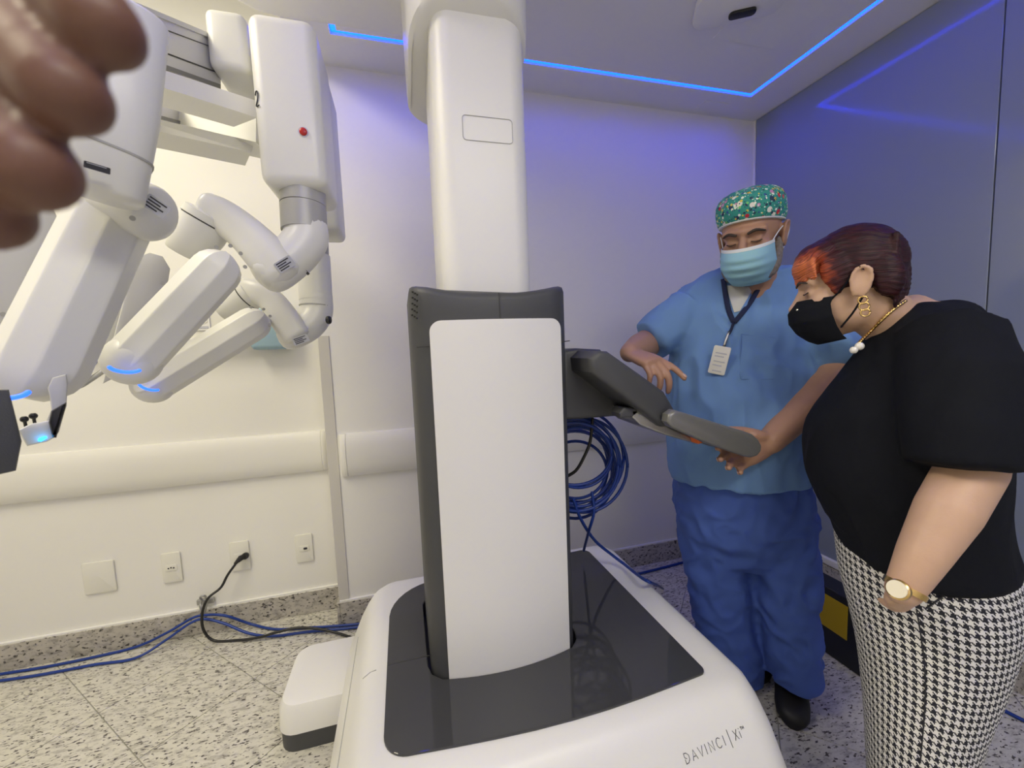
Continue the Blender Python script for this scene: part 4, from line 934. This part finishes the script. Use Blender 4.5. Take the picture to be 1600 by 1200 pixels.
mk('badge_print', [prism([(-.016, y), (.016-.006*(k % 2), y), (.016-.006*(k % 2), y+.0035), (-.016, y+.0035)], .0005, bc+Nb*.0018, Xb, Yb) for k, y in enumerate((.02, .010, -.006, -.018))]+[prism([(-.013, -.036), (.013, -.036), (.013, -.032), (-.013, -.032)], .0005, bc+Nb*.0018, Xb, Yb)], 'label', lan, smooth=False)
for pl in ([(1158, 522), (1210, 528)], [(1158, 522), (1156, 585), (1168, 592), (1208, 592)]):
    q = [p for p in (ray_hit(stop, x, y, .0004) for x, y in pl) if p is not None]
    if len(q) > 1: mk('pocket_seam', tube(q, .0012, 6, sm=4), 'scrub', man, ang=None)
mk('drawstring', tube([ray_hit(strs, x, y, .002) if ray_hit(strs, x, y) is not None else P(x, y, 1.2) for x, y in ((1132, 739), (1142, 741), (1151, 740), (1150, 746))], .002, 6, sm=3), 'maskwhite', man, ang=None)

# ------------------------------------------------------------------ person in black top and checked skirt
fwm = nrm((-.50, .866, 0)); WD = .92
wom = empty('person', (.98, .58, 0), 'person in black top and black and white checked skirt with hand in pocket', 'person')
top_w = dense([body_ring(y, a, b, d, bb, fwm, 'front') for y, a, b, d, bb in ((474, 1400, 1492, WD, .07), (482, 1386, 1522, WD, .11), (500, 1370, 1544, WD, .15), (540, 1342, 1566, WD, .175), (580, 1316, 1578, WD, .185), (620, 1286, 1586, WD, .19), (660, 1262, 1590, WD, .19), (700, 1254, 1590, WD, .19), (750, 1258, 1588, WD, .19), (790, 1274, 1590, WD, .19), (825, 1292, 1596, WD, .195), (850, 1298, 1606, WD, .20), (866, 1306, 1604, WD, .198))], 4)
for r_ in top_w[-9:]:
    cc_ = np.mean(r_, 0)
    for k in range(len(r_)): r_[k] = r_[k]+A((0, 0, .13*max(0, (r_[k]-cc_).dot(fwm))))
skr = dense([body_ring(y, a, b, d, bb, fwm, 'front') for y, a, b, d, bb in ((790, 1296, 1584, WD, .175), (830, 1300, 1588, WD, .18), (870, 1304, 1604, WD, .19), (910, 1309, 1612, WD, .198), (960, 1322, 1602, WD, .195), (1020, 1335, 1582, WD, .185), (1080, 1343, 1556, WD, .175), (1140, 1348, 1535, WD, .165), (1200, 1351, 1516, WD, .158), (1270, 1355, 1500, WD, .152), (1310, 1357, 1496, WD, .15))], 5)
def skirt_geo(rings):
    n = len(rings[0]); lo = [tuple(p) for r in rings for p in r]; return lo
sho, elb, wri = P(1500, 545, .80), P(1520, 730, .735), P(1412, 922, .715)
sleeve = tube([P(1480, 530, .82), P(1498, 600, .76), P(1502, 680, .735), P(1502, 726, .73)], [.085, .088, .083, .080], 28, .1)
tor_c = np.mean(top_w[len(top_w)//2], 0); side_far = A((fwm[1], -fwm[0], 0))
def mirror(p): d = A(p)-tor_c; k = d.dot(side_far); return A(p)-2*k*side_far
far_arm = [tube([mirror(sho), mirror(elb)], [.05, .045], 16), tube([mirror(elb), mirror(wri)], [.045, .028], 16)]
far_sleeve = tube([mirror(P(1480, 530, .82)), mirror(P(1498, 600, .76)), mirror(P(1502, 700, .735))], [.085, .085, .08], 20, .1)
fwh = nrm(A((-.67, .742, 0))*math.cos(R(10))+A((0, 0, -1))*math.sin(R(10)))
H2 = Fr(P(1326, 445, .93), fwh, sc=.965)
gw = head_geo(H2, P(1415, 506, .92), .058)
hw_, tw_ = hand_geo(wri, P(1450, 990, .98)-wri, A((-.4, -.8, .1)), 1, [(15, 20, 12)]*4, .85, thumb=(1.0, .05, -.2))
hf_, tf_ = hand_geo(mirror(wri), A((-.1, .1, -1)), A((.6, .5, 0)), -1, [(15, 20, 12)]*4, .95)
legs = []
for sg in (-1, 1):
    b0_ = np.mean(skr[-1], 0)+side_far*sg*.075; ft_ = A((b0_[0], b0_[1], .07)); legs += [tube([np.mean(skr[len(skr)//2], 0)+side_far*sg*.08, b0_, (b0_+ft_)/2, ft_], [.085, .062, .055, .036], 16)]
    shoe(ft_[:2].tolist()+[0]+A((*fwm[:2], 0))*.16, ft_[:2].tolist()+[0]-A((*fwm[:2], 0))*.07, .045, wom) if False else shoe(A((*ft_[:2], 0))+fwm*.17, A((*ft_[:2], 0))-fwm*.06, .043, wom)
bodw = blob('body', gw+hw_+hf_+legs+far_arm+[tube([sho, P(1512, 640, .75), elb], [.052, .050, .047], 20), tube([elb, P(1480, 800, .72), P(1440, 870, .715), wri], [.047, .046, .036, .027], 20), loft(shrink(top_w, .85)), loft(shrink(skr, .8))], .0045, 'skin_w', wom, 5, face_disp(H2))
wtop = blob('black_top', [loft(top_w), sleeve, far_sleeve], .007, 'blackcloth', wom, 6, fold_disp(.006, (8, 8, 5), 6.3), 'loose black short-sleeved top')
# skirt with woven check: own mesh so that the check follows the cloth
n_ = len(skr[0]); sk_o = [[p for p in r] for r in skr]
V = [p+0 for r in sk_o for p in r]; Fs = []
for k in range(len(sk_o)-1):
    for i in range(n_): Fs.append((k*n_+i, k*n_+(i+1) % n_, (k+1)*n_+(i+1) % n_, (k+1)*n_+i))
Fs.append(tuple(range(n_-1, -1, -1))); Fs.append(tuple(range((len(sk_o)-1)*n_, len(sk_o)*n_)))
arr = np.array(V); cen = (arr.min(0)+arr.max(0))/2
me = bpy.data.meshes.new('skirt'); me.from_pydata([tuple(p) for p in arr-cen], [], Fs)
uvl = me.uv_layers.new(name='UVMap'); REP = .0155
circ = []
for r in sk_o:
    q = np.array(r); circ.append(np.concatenate([[0], np.cumsum(np.linalg.norm(np.roll(q, -1, 0)-q, axis=1))]))
zs = [np.mean(r, 0)[2] for r in sk_o]; mid = circ[len(circ)//3][-1]; reps = round(mid/REP)
for p in me.polygons:
    for li in p.loop_indices:
        vi = me.loops[li].vertex_index; k, i = divmod(vi, n_)
        ii = i if not (i == 0 and any(me.loops[l].vertex_index % n_ == n_-1 for l in p.loop_indices) and len(p.vertices) == 4) else n_
        uvl.data[li].uv = (reps*circ[k][ii]/circ[k][-1], -zs[k]/REP)
skirt = fin('skirt', me, cen, 'hound', wom, True, None, 'black and white houndstooth skirt')
q = [ray_hit(skirt, x, y, .0006) for x, y in ((1432, 952), (1440, 1000), (1446, 1060), (1444, 1120), (1438, 1190))]
mk('skirt_seam', tube([p for p in q if p is not None], .0012, 6, sm=3), 'navy', wom, ang=None)
q = [ray_hit(skirt, x, y, .0015) for x, y in ((1448, 950), (1470, 934), (1495, 910), (1520, 884))]
mk('pocket_edge', tube([p for p in q if p is not None], .0018, 8, sm=3), 'navy', wom, ang=None)
# mask, brow, eye
wm = mk('face_mask', mask_geo(H2, [(0, -.106), (.22, -.128), (.45, -.130), (.7, -.118), (.9, -.098), (1, -.08)], [(0, .066), (.5, .072), (1, .055)], -.014, -.128, 0, peak=.012), 'blackcloth', wom, ang=None, label='plain black cloth mask')
for s in (-1, 1):
    mk('ear_loop', H2.tb([(s*.062, -.045, -.03), (s*.074, -.018, -.006), (s*.086, .002, .020), (s*.090, .022, .026), (s*.086, .030, 0), (s*.072, -.005, -.06), (s*.062, -.035, -.095)], .0022, 6, sm=4), 'blackcloth', wm, ang=None)
    mk('eyebrow', H2.tb([(s*.016, -.0985, .022), (s*.034, -.0945, .028), (s*.050, -.079, .022)], [.002, .003, .0016], 8, sm=3), 'brow', wom, ang=None)
    mk('eyelash', H2.tb([(s*.020, -.0895, -.001), (s*.032, -.0895, -.003), (s*.045, -.082, .0)], .0014, 6, sm=3), 'brow', wom, ang=None)
mk('mask_stud', H2.el((.040, -.108, -.035), (.003, .003, .003), 10, 6), 'crystal', wm)
# hair: a swept cap of locks
def hair_pts():
    g = [H2.el((0, .018, .042), (.080, .096, .094), 32, 18), H2.el((0, .058, -.012), (.064, .046, .058), 24, 12)]
    g += [H2.el((0, -.040, .078), (.068, .056, .040), 24, 12), H2.el((.006, -.070, .060), (.056, .034, .034), 24, 12)]
    for s in (-1, 1): g += [H2.el((s*.066, -.020, .034), (.016, .036, .044), 16, 10), H2.el((s*.066, -.030, .004), (.008, .014, .026), 12, 8), H2.el((s*.066, .058, .0), (.018, .030, .050), 14, 10)]
    rnd = random.Random(11)
    for k in range(46):
        u = k/45; x = -.066+.132*u
        p0 = (x*.75-.012, .01, .128-abs(x)*.42); p1 = (x*.95-.004, -.052, .112-abs(x)*.45); p2 = (x*1.05+.004, -.092+abs(x)*.42, .076-abs(x)*.25); p3 = (x*1.08+.010, -.100+abs(x)*.55, .030+rnd.uniform(-.006, .006))
        g.append(H2.tb([p0, p1, p2, p3], [.006, .0065, .006, .003], 8, sm=3))
    for k in range(24):
        x = -.062+.124*k/23; g.append(H2.tb([(x*.95, .085, .08), (x, .104-abs(x)*.45, .03), (x, .099-abs(x)*.45, -.03), (x*.92, .082-abs(x)*.35, -.066-.01*rnd.random())], [.006, .0075, .007, .0035], 8, sm=3))
    return g
def strand_disp(co, no):
    l = H2.loc(co); t = hair_flow(l)*520+3*nz(co, 25, 4); return co+no*((.0005*np.sin(t)+.0004*np.sin(t*2.3+1)+.0012*nz(co, 40, 8))[:, None])
def hair_flow(l): return l[:, 2]+4.0*l[:, 1]**2+.25*np.abs(l[:, 0])
hair = blob('hair', hair_pts(), .0030, 'hair', wom, 7, strand_disp, 'short burgundy hair with orange fringe', .4)
co = np.empty(len(hair.data.vertices)*3); hair.data.vertices.foreach_get('co', co); co = co.reshape(-1, 3)+np.array(wloc(hair)); l = H2.loc(co)
dye = np.clip((-.012-l[:, 1])/.06, 0, 1)*np.clip((.118-l[:, 2])/.05, 0, 1)+.25*np.clip(nz(co, (70, 70, 120), 3), -1, 1)+.12
at = hair.data.attributes.new('dye', 'FLOAT', 'POINT'); at.data.foreach_set('value', np.clip(dye, 0, 1))
at = hair.data.attributes.new('flow', 'FLOAT', 'POINT'); at.data.foreach_set('value', hair_flow(l)+.01*nz(co, 30, 2))
# jewellery and watch
er = H2.w((.090, .006, -.040))
ear = mk('earring', [tube([er+H2.s*(H2.Y*(r_*math.cos(a))+H2.Z*(z_+r_*math.sin(a))+H2.X*.004) for a in np.linspace(0, 6.283, 17)], .0018, 8, False) for r_, z_ in ((.008, -.006), (.0085, -.020), (.008, -.034))], 'gold', wom, ang=None, label='gold link earring')
ch = [(1415, 470), (1398, 482), (1378, 500), (1360, 518), (1346, 532), (1338, 542)]
cp = []
for x, y in ch:
    a_, b_ = ray_hit(bodw, x, y, .008), ray_hit(wtop, x, y, .008); c_ = [q for q in (a_, b_) if q is not None]; cp.append(min(c_, key=lambda q: np.linalg.norm(q-CAM)) if c_ else P(x, y, .85))
cs = spline(cp, 9); nk = mk('necklace', [tube([cs[k], cs[k+1]], .0022 if k % 2 else .0034, 8) for k in range(len(cs)-1)], 'gold', wom, ang=None, label='gold chain necklace')
for x, y, r_ in ((1334, 547, .0075), (1343, 541, .0085)): mk('pearl', ell(P(x, y, float((cp[-1]-CAM).dot(fw))-.004), (r_, r_, r_), None, 16, 10), 'pearl', nk, ang=None)
Dw = nrm(wri-P(1440, 870, .715)); wc = wri-Dw*.004
wt = mk('wrist_watch', [tube([wc-Dw*.005, wc+Dw*.005], .0305, 24, False)], 'gold', wom, ang=40, label='gold wrist watch')
fc = P(1403, 921, .684); Xw, Yw, Nw = view_axes(fc, -35); Nw = nrm(Nw+A((-.45, .2, .15))); Xw = nrm(Xw-Nw*Xw.dot(Nw)); Yw = np.cross(Nw, Xw)
mk('case', tube([fc-Nw*.006, fc+Nw*.002], .0165, 28, .25), 'gold', wt, ang=40); mk('dial', tube([fc+Nw*.004, fc+Nw*.0065], .0138, 28, False), 'dial', wt, ang=40, label='cream dial')

# ------------------------------------------------------------------ photographer's hand in front of the lens
ph = empty('person', tuple(P(-60, 60, .12)), 'blurred brown fingers of a person close in front of the lens', 'person')
def fing(pts, r): return tube([P(*p) for p in pts], r, 18, .85, sm=4)
fg = [fing([(-190, -330, .125), (-40, -150, .118), (75, -55, .108), (160, 46, .102)], [.0108, .0108, .0104, .0094]), fing([(-280, -240, .128), (-110, -60, .118), (15, 50, .108), (106, 152, .102)], [.011, .011, .0106, .0096]),
      fing([(-340, -120, .130), (-190, 30, .120), (-50, 165, .110), (50, 268, .104)], [.0115, .0115, .0115, .0105]), fing([(-120, -420, .124), (20, -260, .118), (130, -140, .112), (200, -70, .108)], [.0085, .0085, .008, .007]),
      fing([(-420, 0, .135), (-280, 130, .122), (-150, 235, .112), (-20, 335, .106)], [.0112, .0112, .011, .0098]), fing([(-420, 60, .135), (-400, 240, .13), (-330, 380, .125)], [.013, .012, .0095]), fing([(-420, -420, .15), (-250, -250, .135), (-150, -130, .128)], [.03, .032, .026]), fing([(-700, -560, .2), (-420, -420, .15)], [.03, .028])]
blob('hand', fg, .0016, 'skin_h', ph, 4)
